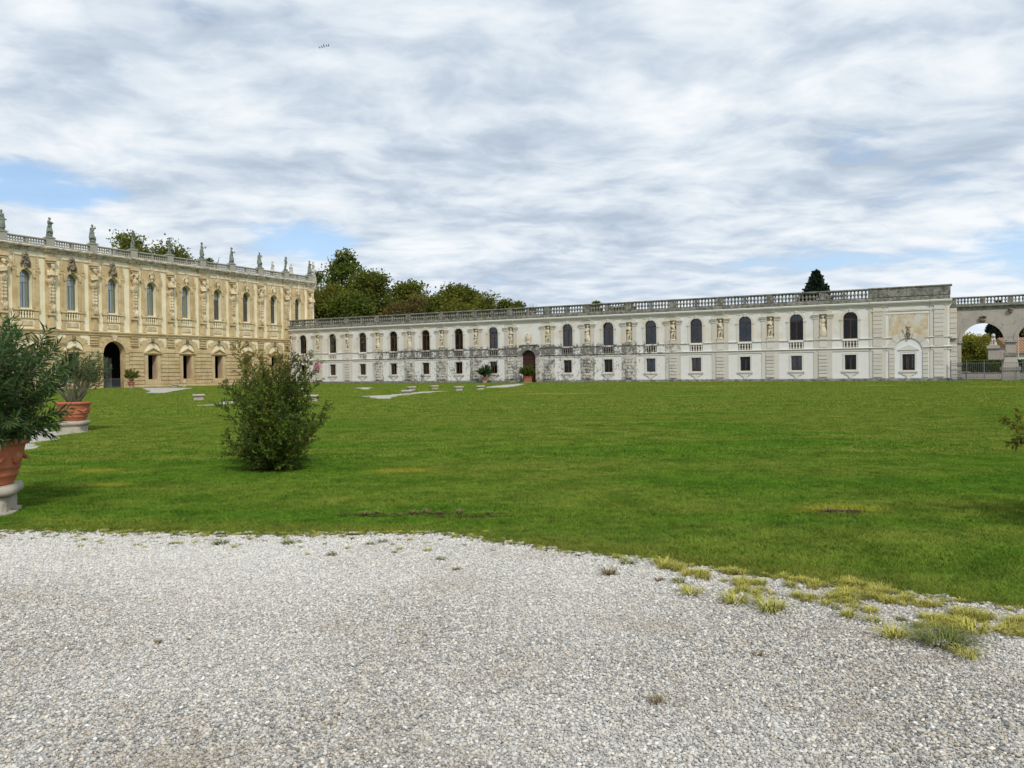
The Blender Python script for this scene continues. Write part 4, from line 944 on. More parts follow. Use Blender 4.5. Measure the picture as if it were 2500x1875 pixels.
VBK = MB().box(-.52, .52, -.30, .01, 0, .485).mesh('stone_block', M_VSTONE, bevel=.025)
VBS = {}
def side_block(w):
    w = round(w, 2)
    if w not in VBS: VBS[w] = MB().box(-w/2, w/2, -.20, .01, 0, .485).mesh('stone_block', M_VSTONE, bevel=.025)
    return VBS[w]
for i, s in enumerate(VH):
    p_ = link('pilaster', VPIL, villa, (s, 0, 0))
    link('herm', HM[[0, 2, 1, 0, 1, 2, 0, 1, 0, 2, 1, 0][i]], p_, (0, .04, 0), (0, 0, 0), (1.15, 1.25, 1)); link('carved_pedestal', VHP, p_, (0, 0, 0), (0, 0, 0), (1.1, 1.2, 1)); link('herm_base', VHB, p_)
    q_ = link('rusticated_pier', MB().box(-.5, .5, -.14, .01, 5.85, 7.19).mesh('rusticated_pier', M_VSTONE), villa, (s, 0, 0))
    for z in (5.85, 6.12, 6.5, 6.9): MB().box(-.6, .6, -.25-.02*(z > 6.4), .01, z, z+.13).obj('moulding', M_VSTONE, q_)
    L = VW[i-1] if i else -18.5; Rr = VW[i] if i < len(VW) else 52.9
    le = (2.32 if L == VG else 1.38); re = (2.32 if Rr == VG else 1.38)
    for k in range(9):
        z = .42+k*.565
        link('stone_block', VBK, q_, (random.uniform(-.01, .01), random.uniform(-.015, .015), z))
        for sg, edge in ((-1, s-(L+le)), (1, (Rr-re)-s)):
            w = edge-.54-.02
            if w > .2: link('stone_block', side_block(w), q_, (sg*(.54+w/2), random.uniform(-.012, .012), z))
# roof balustrade
vr = link('roof_balustrade', MB().box(A0, A1, -.3, .15, 18.252, 18.4).prof([(-.32, 19.02), (-.36, 19.1), (-.34, 19.2), (.18, 19.2), (.2, 19.1), (.16, 19.02)], A0, A1).mesh('roof_balustrade', M_VBAL), villa)
VPE = MB().box(-.5, .5, -.5, .3, 18.26, 19.3).box(-.6, .6, -.58, .38, 19.3, 19.42).mesh('pedestal', M_VBAL, bevel=.02); VMP = MB().box(-.12, .12, -.26, .1, 18.402, 19.018).mesh('post', M_VBAL)
VRB = baluster_mesh(.618, .155, M_VBAL, 7)
for s in VH: link('pedestal', VPE, vr, (s, 0, 0))
for a, b in zip(VH, VH[1:]):
    m_ = (a+b)/2; link('post', VMP, vr, (m_, 0, 0))
    for c, d in ((a+.5, m_-.12), (m_+.12, b-.5)):
        for k in range(7): link('baluster', VRB, vr, (c+(d-c)*(k+.5)/7, -.08, 18.401))
# roof statues
RST = [('down-hip', True, 'nothing', 'robed figure', 0), ('down-hip', True, 'bundle', 'draped figure holding a bundle', 0), ('chest-down', 'short', 'bundle', 'draped woman holding folds against her side', 0), ('horn-down', 'short', None, 'tunic-clad figure raising a horn to its lips', 1),
       ('head-up', False, 'bundle', 'leaning figure carrying a load over its head', 0), ('up-out', False, None, 'figure with both arms spread', 0), ('out-down', 'short', 'jar', 'figure in a knee-length coat holding out a dish', 1), ('out-down', True, 'jar', 'slim robed figure holding out a jar', 0), ('chest-down', 'short', None, 'coated figure with a hanging sleeve', 1), ('head-down', False, None, 'figure shading its brow with one hand', 0), ('chest-down', True, 'bundle', 'cloaked figure at the far end of the roofline', 0)]
WH = ['outside the left edge', 'cut by the left edge of the view', 'second statue from the left edge', 'third statue from the left edge', 'in front of the rooftop trees, left one', 'in front of the rooftop trees, right one', 'just right of the rooftop trees', 'above the sixth upper window', 'above the seventh upper window', 'above the last but one bay', 'on the last pedestal above the corner']
for i, s in enumerate(VH[1:]):
    ap, rb_, pr_, ds, fl = RST[i]
    me = fig_mesh('roof%d' % i, M_STAT, arms=ap, robe=rb_, prop=pr_, flip=bool(fl), hat=(i in (6, 7)))
    t = thing('roof_statue', 'green-grey stone '+ds+' '+['outside the left edge', 'on pedestal cut by left edge', 'on balustrade left of the horn player', 'on the ochre wing', 'against rooftop tree', 'against right end of rooftop tree', 'right of rooftop tree', 'on the ochre wing', 'two from the far pedestal', 'next to far pedestal', ''][i], 'statue', to_v(s, -.1, 19.421), VT, 'stone statues along the ochre wing roof')
    t['label'] = ' '.join(t['label'].split())
    MB().box(-.42, .42, -.36, .36, 0, .1).lathe([(.4, .1), (.36, .16), (.4, .26), (.3, .3)], 12).obj('plinth', M_STAT, t)
    link('figure', me, t, (0, 0, .30), (0, 0, [.3, -.3, .5, -.2, .8, .0, .7, .9, -.4, .3, .6][i]), (1.08, 1.08, 1.02))
for (px_, py_), ds in zip([(665, 678), (710, 680), (764, 672)], ['small pale statue behind the roof railing, leftmost of three', 'pale seated-looking statue behind the roof railing, middle of three', 'pale statue peeking out behind the corner statue']):
    d = ray(px_, 680); # rear parapet line y=17.9 of the wing
    n = Vector((-math.sin(VT), math.cos(VT), 0)); t_ = (17.6-(-(VORG.dot(n))+0))/d.dot(n) if False else (VORG.dot(n)+16.5)/d.dot(n)
    p = Vector((d.x*t_, d.y*t_, 18.2))
    t = thing('pale_statue', ds, 'statue', p, VT, 'pale statues on the far side of the roof')
    ph = 4.4 if px_ > 750 else 3.2
    MB().box(-.5, .5, -.5, .5, 0, ph-.6).box(-.4, .4, -.4, .4, ph-.599, ph).obj('plinth', M_STATW, t)
    link('figure', fig_mesh('pale', M_STATW, arms='chest-down', robe='short'), t, (0, 0, ph), (0, 0, random.uniform(-1, 1)), (1.3, 1.3, 1.2))

# paving strips in front of both wings
def strip(a, b, z, m, name): return sheet(name, [(a[i].x, a[i].y) for i in range(len(a))]+[(b[i].x, b[i].y) for i in range(len(b)-1, -1, -1)], z, m)
strip([to_v(s, 0) for s in (A0, 43)], [to_v(s, -1.5+.3*math.sin(s)) for s in (A0, -5, 3, 9, 14, 20, 27, 34, 43)], .006, M_PATH, 'pavement')
ws = [S0+i*3.5 for i in range(36)]
strip([to_w(s, 0) for s in (S0, 120)], [to_w(s, -1.0+.25*math.sin(s*1.7)) for s in ws], .010, M_PATH, 'pavement')
# ================================================================== trees
def leaf_mat(name, a, b, c, rough=.65):
    def f(g):
        t = g.attr('tint'); q = g.attr('warm')
        col = g.mix(t, a, b); return g.mix(q, col, c)
    m = mat(name, f, rough, .25)
    g = NT(m.node_tree); bs = g.n['Principled BSDF']
    tl = g.new('ShaderNodeBsdfTranslucent'); src = bs.inputs['Base Color'].links[0].from_socket; g.l.new(src, tl.inputs[0])
    mx = g.new('ShaderNodeMixShader'); mx.inputs[0].default_value = .4; g.l.new(bs.outputs[0], mx.inputs[1]); g.l.new(tl.outputs[0], mx.inputs[2]); g.l.new(mx.outputs[0], g.n['Material Output'].inputs[0])
    return m
L_DARK = leaf_mat('dark_green_leaves', (.052, .085, .010), (.14, .18, .024), (.22, .17, .02))
L_OLIVE = leaf_mat('olive_green_leaves', (.065, .092, .010), (.18, .20, .028), (.27, .20, .02))
L_GREEN = leaf_mat('fresh_green_leaves', (.065, .095, .012), (.19, .22, .035), (.28, .24, .03))
L_BROWN = leaf_mat('autumn_brown_leaves', (.085, .072, .022), (.20, .15, .045), (.28, .18, .03))
L_YEL = leaf_mat('yellow_green_leaves', (.10, .13, .015), (.36, .36, .05), (.42, .36, .04))
L_CON = leaf_mat('conifer_needles', (.010, .024, .016), (.028, .055, .030), (.04, .05, .03))
L_OLEA = leaf_mat('oleander_leaves', (.018, .055, .018), (.075, .150, .040), (.22, .21, .06), .45)
L_MYR = leaf_mat('crape_myrtle_leaves', (.036, .085, .010), (.20, .27, .030), (.30, .16, .06), .5)
L_YBUD = leaf_mat('yellow_shrub_leaves', (.03, .07, .01), (.14, .16, .02), (.30, .26, .02), .5)
M_BARK = mat('bark', lambda g: (g.mix(g.noise(g.v('MULTIPLY', g.pos(), (4, 4, 1)), 2, 5, .7), (.045, .035, .025), (.13, .105, .08)), g.bump(g.noise(g.pos(), 8, 5, .7), .8, .03)), .9)
def leaves(P, D, L, Wd, r, up=None):
    """P base points, D unit directions, L lengths, Wd widths -> rhombic leaf quads"""
    n = len(P); rnd_ = r.normal(size=(n, 3)); 
    if up is not None: rnd_ = rnd_*(1-up)+np.array([0, 0, 1.0])*up*2
    S = np.cross(D, rnd_); S /= np.linalg.norm(S, axis=1)[:, None]+1e-9
    N = np.cross(S, D)
    L = np.asarray(L).reshape(-1, 1); Wd = np.asarray(Wd).reshape(-1, 1)
    a = P; b = P+D*L*.45+S*Wd/2+N*Wd*.15; c = P+D*L-N*L*.08; d = P+D*L*.45-S*Wd/2+N*Wd*.15
    V = np.stack([a, b, c, d], 1).reshape(-1, 3); k = np.arange(n)*4
    return V, np.stack([k, k+1, k+2, k+3], 1)
def crown(seed, W, H, nb, nl, ls, m, shape='round', warm=.1, gap=.0, lean=0):
    r = np.random.RandomState(seed); P = []; D = []; T = []; Q = []
    off = r.uniform(0, 50, 3)
    for i in range(nb):
        u = r.uniform(-1, 1); a = r.uniform(0, 2*PI); rr = r.uniform(.45, 1.0)**.6
        q = math.sqrt(1-u*u)
        if shape == 'cone':
            t = r.rand()**.8; rad = (1-t)*.5*W*(.9+.2*r.rand())+.15; c = np.array([rad*math.cos(a)*.8, rad*math.sin(a)*.8, -H/2+t*H]); br = W*.085*(1.25-t)
        else:
            c = np.array([q*math.cos(a)*rr*.5*W*.82, q*math.sin(a)*rr*.5*W*.82, u*rr*.5*H*.84]); br = (W+H)*.5*r.uniform(.10, .19)
        if gap and r.rand() < gap and u > -.2: continue
        n = int(nl*r.uniform(.9, 1.6)); d = r.normal(size=(n, 3)); d /= np.linalg.norm(d, axis=1)[:, None]
        rad = br*(r.rand(n)**.35)*(1+.24*r.normal(size=n)); p = c+d*rad[:, None]*np.array([1.15, 1.15, .75])
        P.append(p); dd = d+r.normal(size=(n, 3))*.7+np.array([0, 0, -.15]); dd /= np.linalg.norm(dd, axis=1)[:, None]; D.append(dd)
        ct = r.uniform(0, .6); T.append(np.clip(ct+r.uniform(-.1, .4, n), 0, 1)); wv = r.rand()**3*warm*2.2; Q.append(np.clip(wv+r.uniform(-.1, .25, n)*warm*2, 0, 1))
    P = np.concatenate(P); D = np.concatenate(D); n = len(P); L = ls*r.uniform(.6, 1.3, n)
    V, F = leaves(P, D, L, L*.72, r)
    return np_mesh('crown', V, F, m, {'tint': np.repeat(np.concatenate(T), 4), 'warm': np.repeat(np.concatenate(Q), 4)})
def tree(name, label, cat, base, H, W, h0, m, seed, nb=60, nl=220, ls=.5, shape='round', warm=.1, gap=0., group=None, nw=0):
    t = thing(name, label, cat, (base.x, base.y, 0), random.uniform(0, 6), group)
    r = random.Random(seed); mb = MB(); top = H*.9; R0 = max(.12, H*.018)
    sx, sy = r.uniform(-.03, .03)*H, r.uniform(-.03, .03)*H
    mb.tube([(0, 0, -.1), (sx*.3, sy*.3, H*.25), (sx, sy, H*.55), (sx*1.5, sy*1.2, top)], R0, R0*.15, 8)
    if shape != 'cone':
        for k in range(11):
            a = r.uniform(0, 6.28); z0 = h0*r.uniform(.7, 1.0)+k*(top-h0)*.06; l = W*.5*r.uniform(.6, .98)
            e = Vector((math.cos(a)*l, math.sin(a)*l, z0+(H-z0)*r.uniform(.3, .9)))
            mb.tube([(sx*.5, sy*.5, z0), (e.x*.45, e.y*.45, z0+(e.z-z0)*.45), tuple(e)], R0*.45, R0*.08, 5)
    mb.obj('trunk', M_BARK, t)
    link('crown', crown(seed, W, H-h0, nb, nl, ls, m, shape, warm, gap), t, (0, 0, (H+h0)/2))
    return t
def tree_px(name, label, cat, px, top, Z, wpx, m, seed, h0f=.25, **kw):
    b = at(px, 900, Z); tp = at(px, top-4, Z); W = wpx/FPX*Z*1.08
    return tree(name, label, cat, b, tp.z, W, tp.z*h0f, m, seed, **kw)
TG = 'trees behind the white wing'
tree_px('deciduous_tree', 'tallest dark tree rising above the wood, with a loose open top', 'tree', 846, 611, 182, 104, L_DARK, 1, .45, nb=42, nl=230, ls=.60, warm=.12, gap=.18, group=TG)
tree_px('deciduous_tree', 'broad dark rounded tree right beside the tallest tree', 'tree', 905, 652, 176, 105, L_DARK, 2, .1, nb=80, nl=250, ls=.6, warm=.22, group=TG)
tree_px('deciduous_tree', 'olive leafy tree touching the corner of the ochre wing', 'tree', 800, 688, 166, 100, L_OLIVE, 3, .1, nb=75, nl=250, ls=.55, warm=.25, group=TG)
tree_px('deciduous_tree', 'thin sparse treetop peeking between corner statue and tallest tree', 'tree', 779, 655, 172, 24, L_GREEN, 4, .6, nb=12, nl=90, ls=.42, gap=.3, group=TG)
tree_px('deciduous_tree', 'dark tree filling the gap under the tallest tree', 'tree', 858, 705, 160, 90, L_DARK, 5, .1, nb=70, nl=250, ls=.6, warm=.15, group=TG)
tree_px('deciduous_tree', 'brown-tinged autumn tree in front of the rounded green one', 'tree', 968, 720, 160, 56, L_BROWN, 6, .1, nb=45, nl=240, ls=.55, warm=.4, group=TG)
tree_px('deciduous_tree', 'greyish brown dense round tree in the middle of the wood', 'tree', 1006, 707, 158, 62, L_BROWN, 7, .1, nb=55, nl=260, ls=.48, warm=.1, group=TG)
tree_px('deciduous_tree', 'green tree with feathery top behind the greyish brown one', 'tree', 1003, 681, 185, 116, L_OLIVE, 8, .15, nb=80, nl=240, ls=.6, warm=.12, gap=.1, group=TG)
tree_px('deciduous_tree', 'bright olive tree between the grey-brown tree and the broad green tree', 'tree', 1056, 706, 172, 92, L_GREEN, 9, .1, nb=50, nl=240, ls=.55, warm=.2, group=TG)
tree_px('deciduous_tree', 'broad green tree with the highest top in the right half of the wood', 'tree', 1124, 689, 180, 118, L_OLIVE, 10, .15, nb=80, nl=240, ls=.6, warm=.15, gap=.08, group=TG)
tree_px('deciduous_tree', 'thin light treetop sticking out on the right slope of the wood', 'tree', 1166, 704, 182, 26, L_GREEN, 11, .6, nb=10, nl=110, ls=.45, gap=.2, group=TG)
tree_px('deciduous_tree', 'low spreading tree on the right slope of the wood', 'tree', 1188, 716, 172, 96, L_GREEN, 12, .1, nb=50, nl=230, ls=.55, warm=.2, group=TG)
tree_px('deciduous_tree', 'reddish olive low tree just above the railing in the wood', 'tree', 1110, 730, 158, 110, L_OLIVE, 13, .1, nb=60, nl=230, ls=.5, warm=.3, group=TG)
tree_px('deciduous_tree', 'rounded light green tree at the right end of the wood', 'tree', 1250, 722, 170, 68, L_GREEN, 14, .3, nb=36, nl=210, ls=.55, gap=.15, group=TG)
tree_px('deciduous_tree', 'small dark treetop above the balustrade, left of two', 'tree', 1452, 735, 160, 36, L_OLIVE, 15, .6, nb=14, nl=130, ls=.45, group=TG)
tree_px('deciduous_tree', 'small dark ragged treetop above the balustrade, right of two', 'tree', 1522, 728, 160, 58, L_DARK, 16, .6, nb=22, nl=150, ls=.45, gap=.2, group=TG)
tree_px('deciduous_tree', 'wispy leaf tips just right of the rounded tree above the railing', 'tree', 1303, 741, 165, 22, L_OLIVE, 17, .75, nb=5, nl=70, ls=.4, gap=.2, group=TG)
tree_px('conifer', 'dark conifer top above the white wing balustrade near its right end', 'conifer', 1994, 669, 120, 160, L_CON, 18, .35, nb=130, nl=60, ls=.40, shape='cone', warm=.05)
tree_px('deciduous_tree', 'light leafy treetop behind the roof statues, left and larger one', 'tree', 322, 562, 135, 105, L_GREEN, 19, .4, nb=55, nl=190, ls=.42, warm=.1, gap=.12, group='trees behind the ochre wing')
tree_px('deciduous_tree', 'bushy olive treetop behind the roof statues, middle one', 'tree', 420, 574, 138, 92, L_OLIVE, 20, .4, nb=55, nl=210, ls=.42, warm=.15, gap=.1, group='trees behind the ochre wing')
tree_px('deciduous_tree', 'small thin treetop behind the ochre wing railing between two roof statues', 'tree', 527, 614, 150, 34, L_DARK, 21, .7, nb=12, nl=110, ls=.4, gap=.2, group='trees behind the ochre wing')
# seen through the arcade
tree_px('plane_tree', 'bushy yellow-green tree seen through the first arch', 'tree', 2383, 816, 118, 82, L_YEL, 22, .12, nb=50, nl=160, ls=.26, warm=.5)
tree_px('conifer', 'big dark conifer seen through the first arch', 'conifer', 2438, 742, 150, 96, L_CON, 23, .12, nb=200, nl=110, ls=.42, shape='cone', warm=.05)
tree_px('deciduous_tree', 'dark green tree beyond the second arch at the right edge', 'tree', 2512, 765, 150, 62, L_DARK, 24, .15, nb=50, nl=200, ls=.5, group=None)
tree_px('deciduous_tree', 'low dark tree far behind the yellow-green tree', 'tree', 2365, 832, 160, 70, L_DARK, 25, .05, nb=40, nl=200, ls=.5)
sheet('road', [tuple(to_w(s, y))[:2] for s, y in ((97.6, 2.2), (150, 2.2), (150, 30), (97.6, 30))], .008, M_ROAD)
lw = thing('low_wall', 'low grey wall under the clipped hedge beyond the arcade', 'wall', to_w(98, 12), -WT)
MB().box(0, 9, 0, .4, 0, .8).obj('masonry', M_ARC, lw); MB().box(-.05, 9.05, -.06, .46, .8, .9).obj('coping', M_WBAL, lw)
def hedge_mesh(L, Dp, H, m, n, seed, ls=.12):
    r = np.random.RandomState(seed); P = np.stack([r.uniform(0, L, n), r.uniform(0, Dp, n), r.uniform(0, H, n)], 1)
    D = r.normal(size=(n, 3)); D /= np.linalg.norm(D, axis=1)[:, None]; V, F = leaves(P, D, ls*r.uniform(.6, 1.3, n), ls*.7*np.ones(n), r)
    return np_mesh('foliage', V, F, m, {'tint': np.repeat(r.rand(n), 4), 'warm': np.repeat(r.rand(n)*.1, 4)})
hd = thing('hedge', 'clipped green hedge on the low wall beyond the arcade', 'hedge', to_w(98.2, 12.5, 0), -WT)
link('foliage', hedge_mesh(8.2, .9, 2.4, L_DARK, 30000, 5, .16), hd)
gp = thing('gate_pillar', 'pale stone gate pillar topped by a carved lion beyond the first arch', 'pillar', at(2425, 900, 108)*1, -WT); gp.location.z = 0
MB().box(-.6, .6, -.6, .6, 0, 4.0).box(-.75, .75, -.75, .75, 0, .5).obj('shaft', M_ARC, gp); MB().box(-.78, .78, -.78, .78, 4.003, 4.3).box(-.66, .66, -.66, .66, 4.3, 4.45).obj('capital', M_ARC, gp)
mb = MB(); mb.ell((0, .1, 4.85), (.3, .4, .42)); mb.ell((0, -.1, 5.3), (.28, .3, .36)); mb.ell((0, -.28, 5.75), (.26, .26, .28)); mb.ell((0, -.5, 5.68), (.12, .16, .12)); mb.cap((.15, -.4, 5.2), (.16, -.45, 4.55), .11, .1); mb.cap((-.15, -.4, 5.2), (-.16, -.45, 4.55), .11, .1); mb.cap((.25, .35, 4.8), (.3, -.1, 4.55), .16, .1); mb.cap((-.25, .35, 4.8), (-.3, -.1, 4.55), .16, .1); mb.box(-.45, .45, -.55, .5, 4.44, 4.56)
t = thing('lion_statue', 'pale crouching stone lion sitting on the gate pillar', 'statue', gp.location.copy(), -WT); link('figure', sculpt(mb, 'figure', M_STATW, .04, .02), t)
gw = thing('side_wall', 'pale wall stub right of the lion pillar', 'wall', at(2441, 900, 110), -WT); gw.location.z = 0
MB().box(-.6, 1.2, -.2, .3, 0, 3.9).obj('masonry', M_ARC, gw); MB().box(-.62, 1.22, -.25, .35, 3.9, 4.05).obj('coping', M_WBAL, gw)
def house(name, label, p, w, d, h, rh, wm, wins, ang):
    t = thing(name, label, 'house', (p.x, p.y, 0), ang)
    MB().wall(rect(0, w, 0, h), [rect(x-.5, x+.5, z, z+1.4) for x, z in wins], 0, .25).obj('wall', wm, t)
    MB().box(0, w, .26, d, 0, h-.02).obj('body', wm, t)
    mb = MB(); mb.prof([(-.6, h-.05), (-.6, h+.12), (d/2, h+rh), (d+.6, h+.12), (d+.6, h-.05)], -.5, w+.5); ro = mb.obj('roof', M_TILE, t)
    for k in range(int(w/.45)):
        x = -.4+k*.45+.2; MB().tube([(x, -.62, h+.16), (x, d/2, h+rh+.03)], .09, .09, 5).obj('tile_row', M_TILE, ro)
    for x, z in wins:
        q = MB().box(x-.5, x+.5, .2, .24, z, z+1.4).obj('window', M_WOOD, t); MB().box(x-.42, x+.42, .17, .198, z+.08, z+1.32).obj('pane', M_GLASS, q)
    return t
M_YW = mat('yellow_house_plaster', lambda g: g.mix(g.noise(g.pos(), .8, 4), (.58, .48, .22), (.66, .56, .28)), .9)
M_HW = mat('white_house_plaster', lambda g: g.mix(g.noise(g.pos(), .8, 4), (.62, .62, .60), (.70, .70, .68)), .9)
p = at(2362, 900, 158); h1 = house('yellow_house', 'pale yellow house with tiled roof and chimney behind the first arch', p-Vector((11, 0, 0)), 11, 9, 6.3, 1.9, M_YW, [(2, 3.6), (5, 3.6), (8.6, 3.6), (8.6, .9)], 0)
MB().box(9.7, 10.8, 3.5, 4.6, 7.0, 9.5).box(9.6, 10.9, 3.4, 4.7, 9.5, 9.7).obj('chimney', M_TILE, h1)
p = at(2477, 900, 128); house('white_house', 'white house with a clay tile roof at the right edge beyond the arcade', p, 22, 9, 3.7, 2.6, M_HW, [(2, 1.6), (4.3, 1.6), (6.6, 1.6), (9, 1.6), (12, 1.6)], -.12)
fp = thing('flagpole', 'tall pale pole standing on a white base beyond the second arch', 'pole', (at(2486, 900, 100).x, 100, 0)); MB().lathe([(.09, .7), (.06, 5.9)], 10).obj('pole', M_STATW, fp); MB().box(-.6, .6, -.4, .4, 0, .18).box(-.25, .25, -.25, .25, .18, .7).obj('base', M_STATW, fp)
# metal fence in front of the arcade
fe = thing('metal_fence', 'grey metal bar fence standing in front of the arcade piers', 'fence', to_w(97.15, -.35), -WT)
MB().box(0, 20, -.02, .02, 1.98, 2.03).box(0, 20, -.02, .02, .38, .42).box(0, 20, -.02, .02, .12, .15).obj('rail', M_IRON, fe)
BARM = MB().box(-.012, .012, -.012, .012, .13, 2.0).mesh('bar', M_IRON); POSTM = MB().box(-.04, .04, -.04, .04, 0, 2.25).box(-.05, .05, -.05, .05, 2.25, 2.28).mesh('post', M_IRON)
for k in range(100): link('bar', BARM, fe, (.15+k*.2, 0, 0))
for x in (0.03, 1.6, 3.3, 5.0, 6.95, 8.9, 10.9, 12.9, 14.9, 16.9, 19.9): link('post', POSTM, fe, (x, -.05, 0))
sgn = thing('information_plate', 'small pale rectangular plate on a stand in front of the metal fence', 'sign', to_w(98.65, -.75), -WT); MB().box(-.45, .45, -.03, .0, .95, 1.02).box(-.4, .4, -.25, .02, 1.021, 1.05).obj('plate', M_STATW, sgn); MB().box(-.03, .03, -.03, .03, 0, .949).obj('stand', M_IRON, sgn)
bf = thing('metal_barrier', 'low grey metal barrier across the dark archway of the ochre wing', 'barrier', to_v(VG, .3), VT)
MB().box(-1.6, 1.6, -.02, .02, 1.25, 1.3).box(-1.6, 1.6, -.02, .02, .2, .24).obj('rail', M_IRON, bf)
for k in range(23): MB().box(-1.54+k*.14-.01, -1.54+k*.14+.01, -.01, .01, .24, 1.25).obj('bar', M_IRON, bf)
for k in (-1.6, 1.6): MB().box(k-.025, k+.025, -.025, .025, 0, 1.3).obj('post', M_IRON, bf)

# ================================================================== pedestals, pots, plants
M_BENCH = mat('mossy_limestone', m_lime((.27, .24, .185), (.50, .46, .38), (.05, .05, .04), .8, 4), .9, .2)
PEDM = None
def ped_parts(t, sc=1.0, w=.86):
    global PEDM
    if PEDM is None:
        a = MB().lathe([(.30, 0), (.41, .0), (.41, .03), (.345, .04), (.34, .1), (.34, .2), (.36, .215), (.30, .216)], 36, sq=9).mesh('base', M_BENCH, False)
        b = MB().lathe([(.36, .218), (.41, .235), (.435, .27), (.435, .31), (.41, .345), (.30, .35)], 36, sq=6).mesh('slab', M_BENCH, True)
        for me in (a, b):
            for v in me.vertices: v.co += Vector((noise.noise(v.co*6), noise.noise(v.co*6+Vector((5, 0, 0))), noise.noise(v.co*7)*.6))*.022
        PEDM = (a, b)
    link('base', PEDM[0], t, (0, 0, -.01), (0, 0, 0), (w, w, sc)); link('slab', PEDM[1], t, (0, 0, -.01), (0, 0, 0), (w, w, sc))
PEDS = [((485.5, 977), 'stone pedestal alone on the lawn left of the bushy shrub', .25), ((762, 980), 'stone pedestal half hidden behind the right side of the shrub', .1), ((737, 959), 'far stone pedestal seen only through the shrub leaves', .2),
        ((992.6, 965.5), 'nearest stone pedestal at the end of the pale gravel wedge', .05), ((1005, 954), 'stone pedestal just behind the nearest one of the middle row', .2), ((1061, 951), 'stone pedestal second from left in the far row on the lawn', .1), ((1119.5, 954), 'stone pedestal third in the far row, past the thin gravel streak', .3), ((1172.5, 952), 'rightmost stone pedestal in the far row, beside the door path', .15), ((427.5, 945.5), 'low stone pedestal at the foot of the ochre wing beside the gravel', .1)]
for (x, y), lb, a in PEDS:
    p = G(x, y); t = thing('stone_pedestal', lb, 'pedestal', (p.x, p.y, 0), a+.1, 'weathered stone pedestals on the lawn'); ped_parts(t, 1.15, .92)
M_TERRA = mat('terracotta', lambda g: (g.mix(g.noise(g.pos(), 3.5, 6, .7), g.mix(g.sm(g.noise(g.pos(), 12, 4, .7), .55, .75), (.36, .115, .055), (.46, .24, .16)), (.44, .155, .08)), g.bump(g.noise(g.pos(), 30, 4), .25, .01)), .85, .25)
pb_ = [(.28, 0), (.305, .0), (.31, .02), (.345, .10), (.36, .11), (.365, .13), (.36, .145), (.375, .20), (.39, .21), (.395, .23), (.388, .245), (.415, .36), (.435, .46), (.44, .475), (.465, .485), (.485, .50), (.49, .53), (.48, .555), (.46, .565), (.42, .56), (.41, .50)]
POTM = MB().lathe(pb_, 48).mesh('bowl', M_TERRA, True); SOILM = MB().lathe([(.05, .50), (.415, .50), (.41, .515), (.05, .53)], 24).mesh('soil', M_SOIL)
mb = MB()
mb.ell((0, -.415, .33), (.075, .03, .075))
for k in range(10): a = 2*PI*k/10; mb.ell((.07*math.cos(a), -.405, .33+.07*math.sin(a)), (.022, .02, .022))
mb.ell((0, -.43, .33), (.03, .03, .03)); ROSM = sculpt(mb, 'rosette', M_TERRA, .009, 0)
mb = MB(); mb.tube([(-.11, -.395, .335), (-.07, -.44, .305), (0, -.475, .30), (.07, -.44, .305), (.11, -.395, .335)], .022, .022, 8); mb.ell((0, -.465, .305), (.05, .025, .028)); mb.ell((-.115, -.40, .34), (.03, .025, .028)); mb.ell((.115, -.40, .34), (.03, .025, .028)); HANM = sculpt(mb, 'handle', M_TERRA, .011, 0)
def pot(label, p, z=.38, rz=0, sc=1.0):
    t = thing('terracotta_pot', label, 'pot', (p.x, p.y, z), rz, 'large terracotta pots on stone pedestals', sc)
    link('bowl', POTM, t); link('soil', SOILM, t)
    for k in range(4): link('handle', HANM, t, rot=(0, 0, k*PI/2)); link('rosette', ROSM, t, rot=(0, 0, k*PI/2+PI/4))
    return t
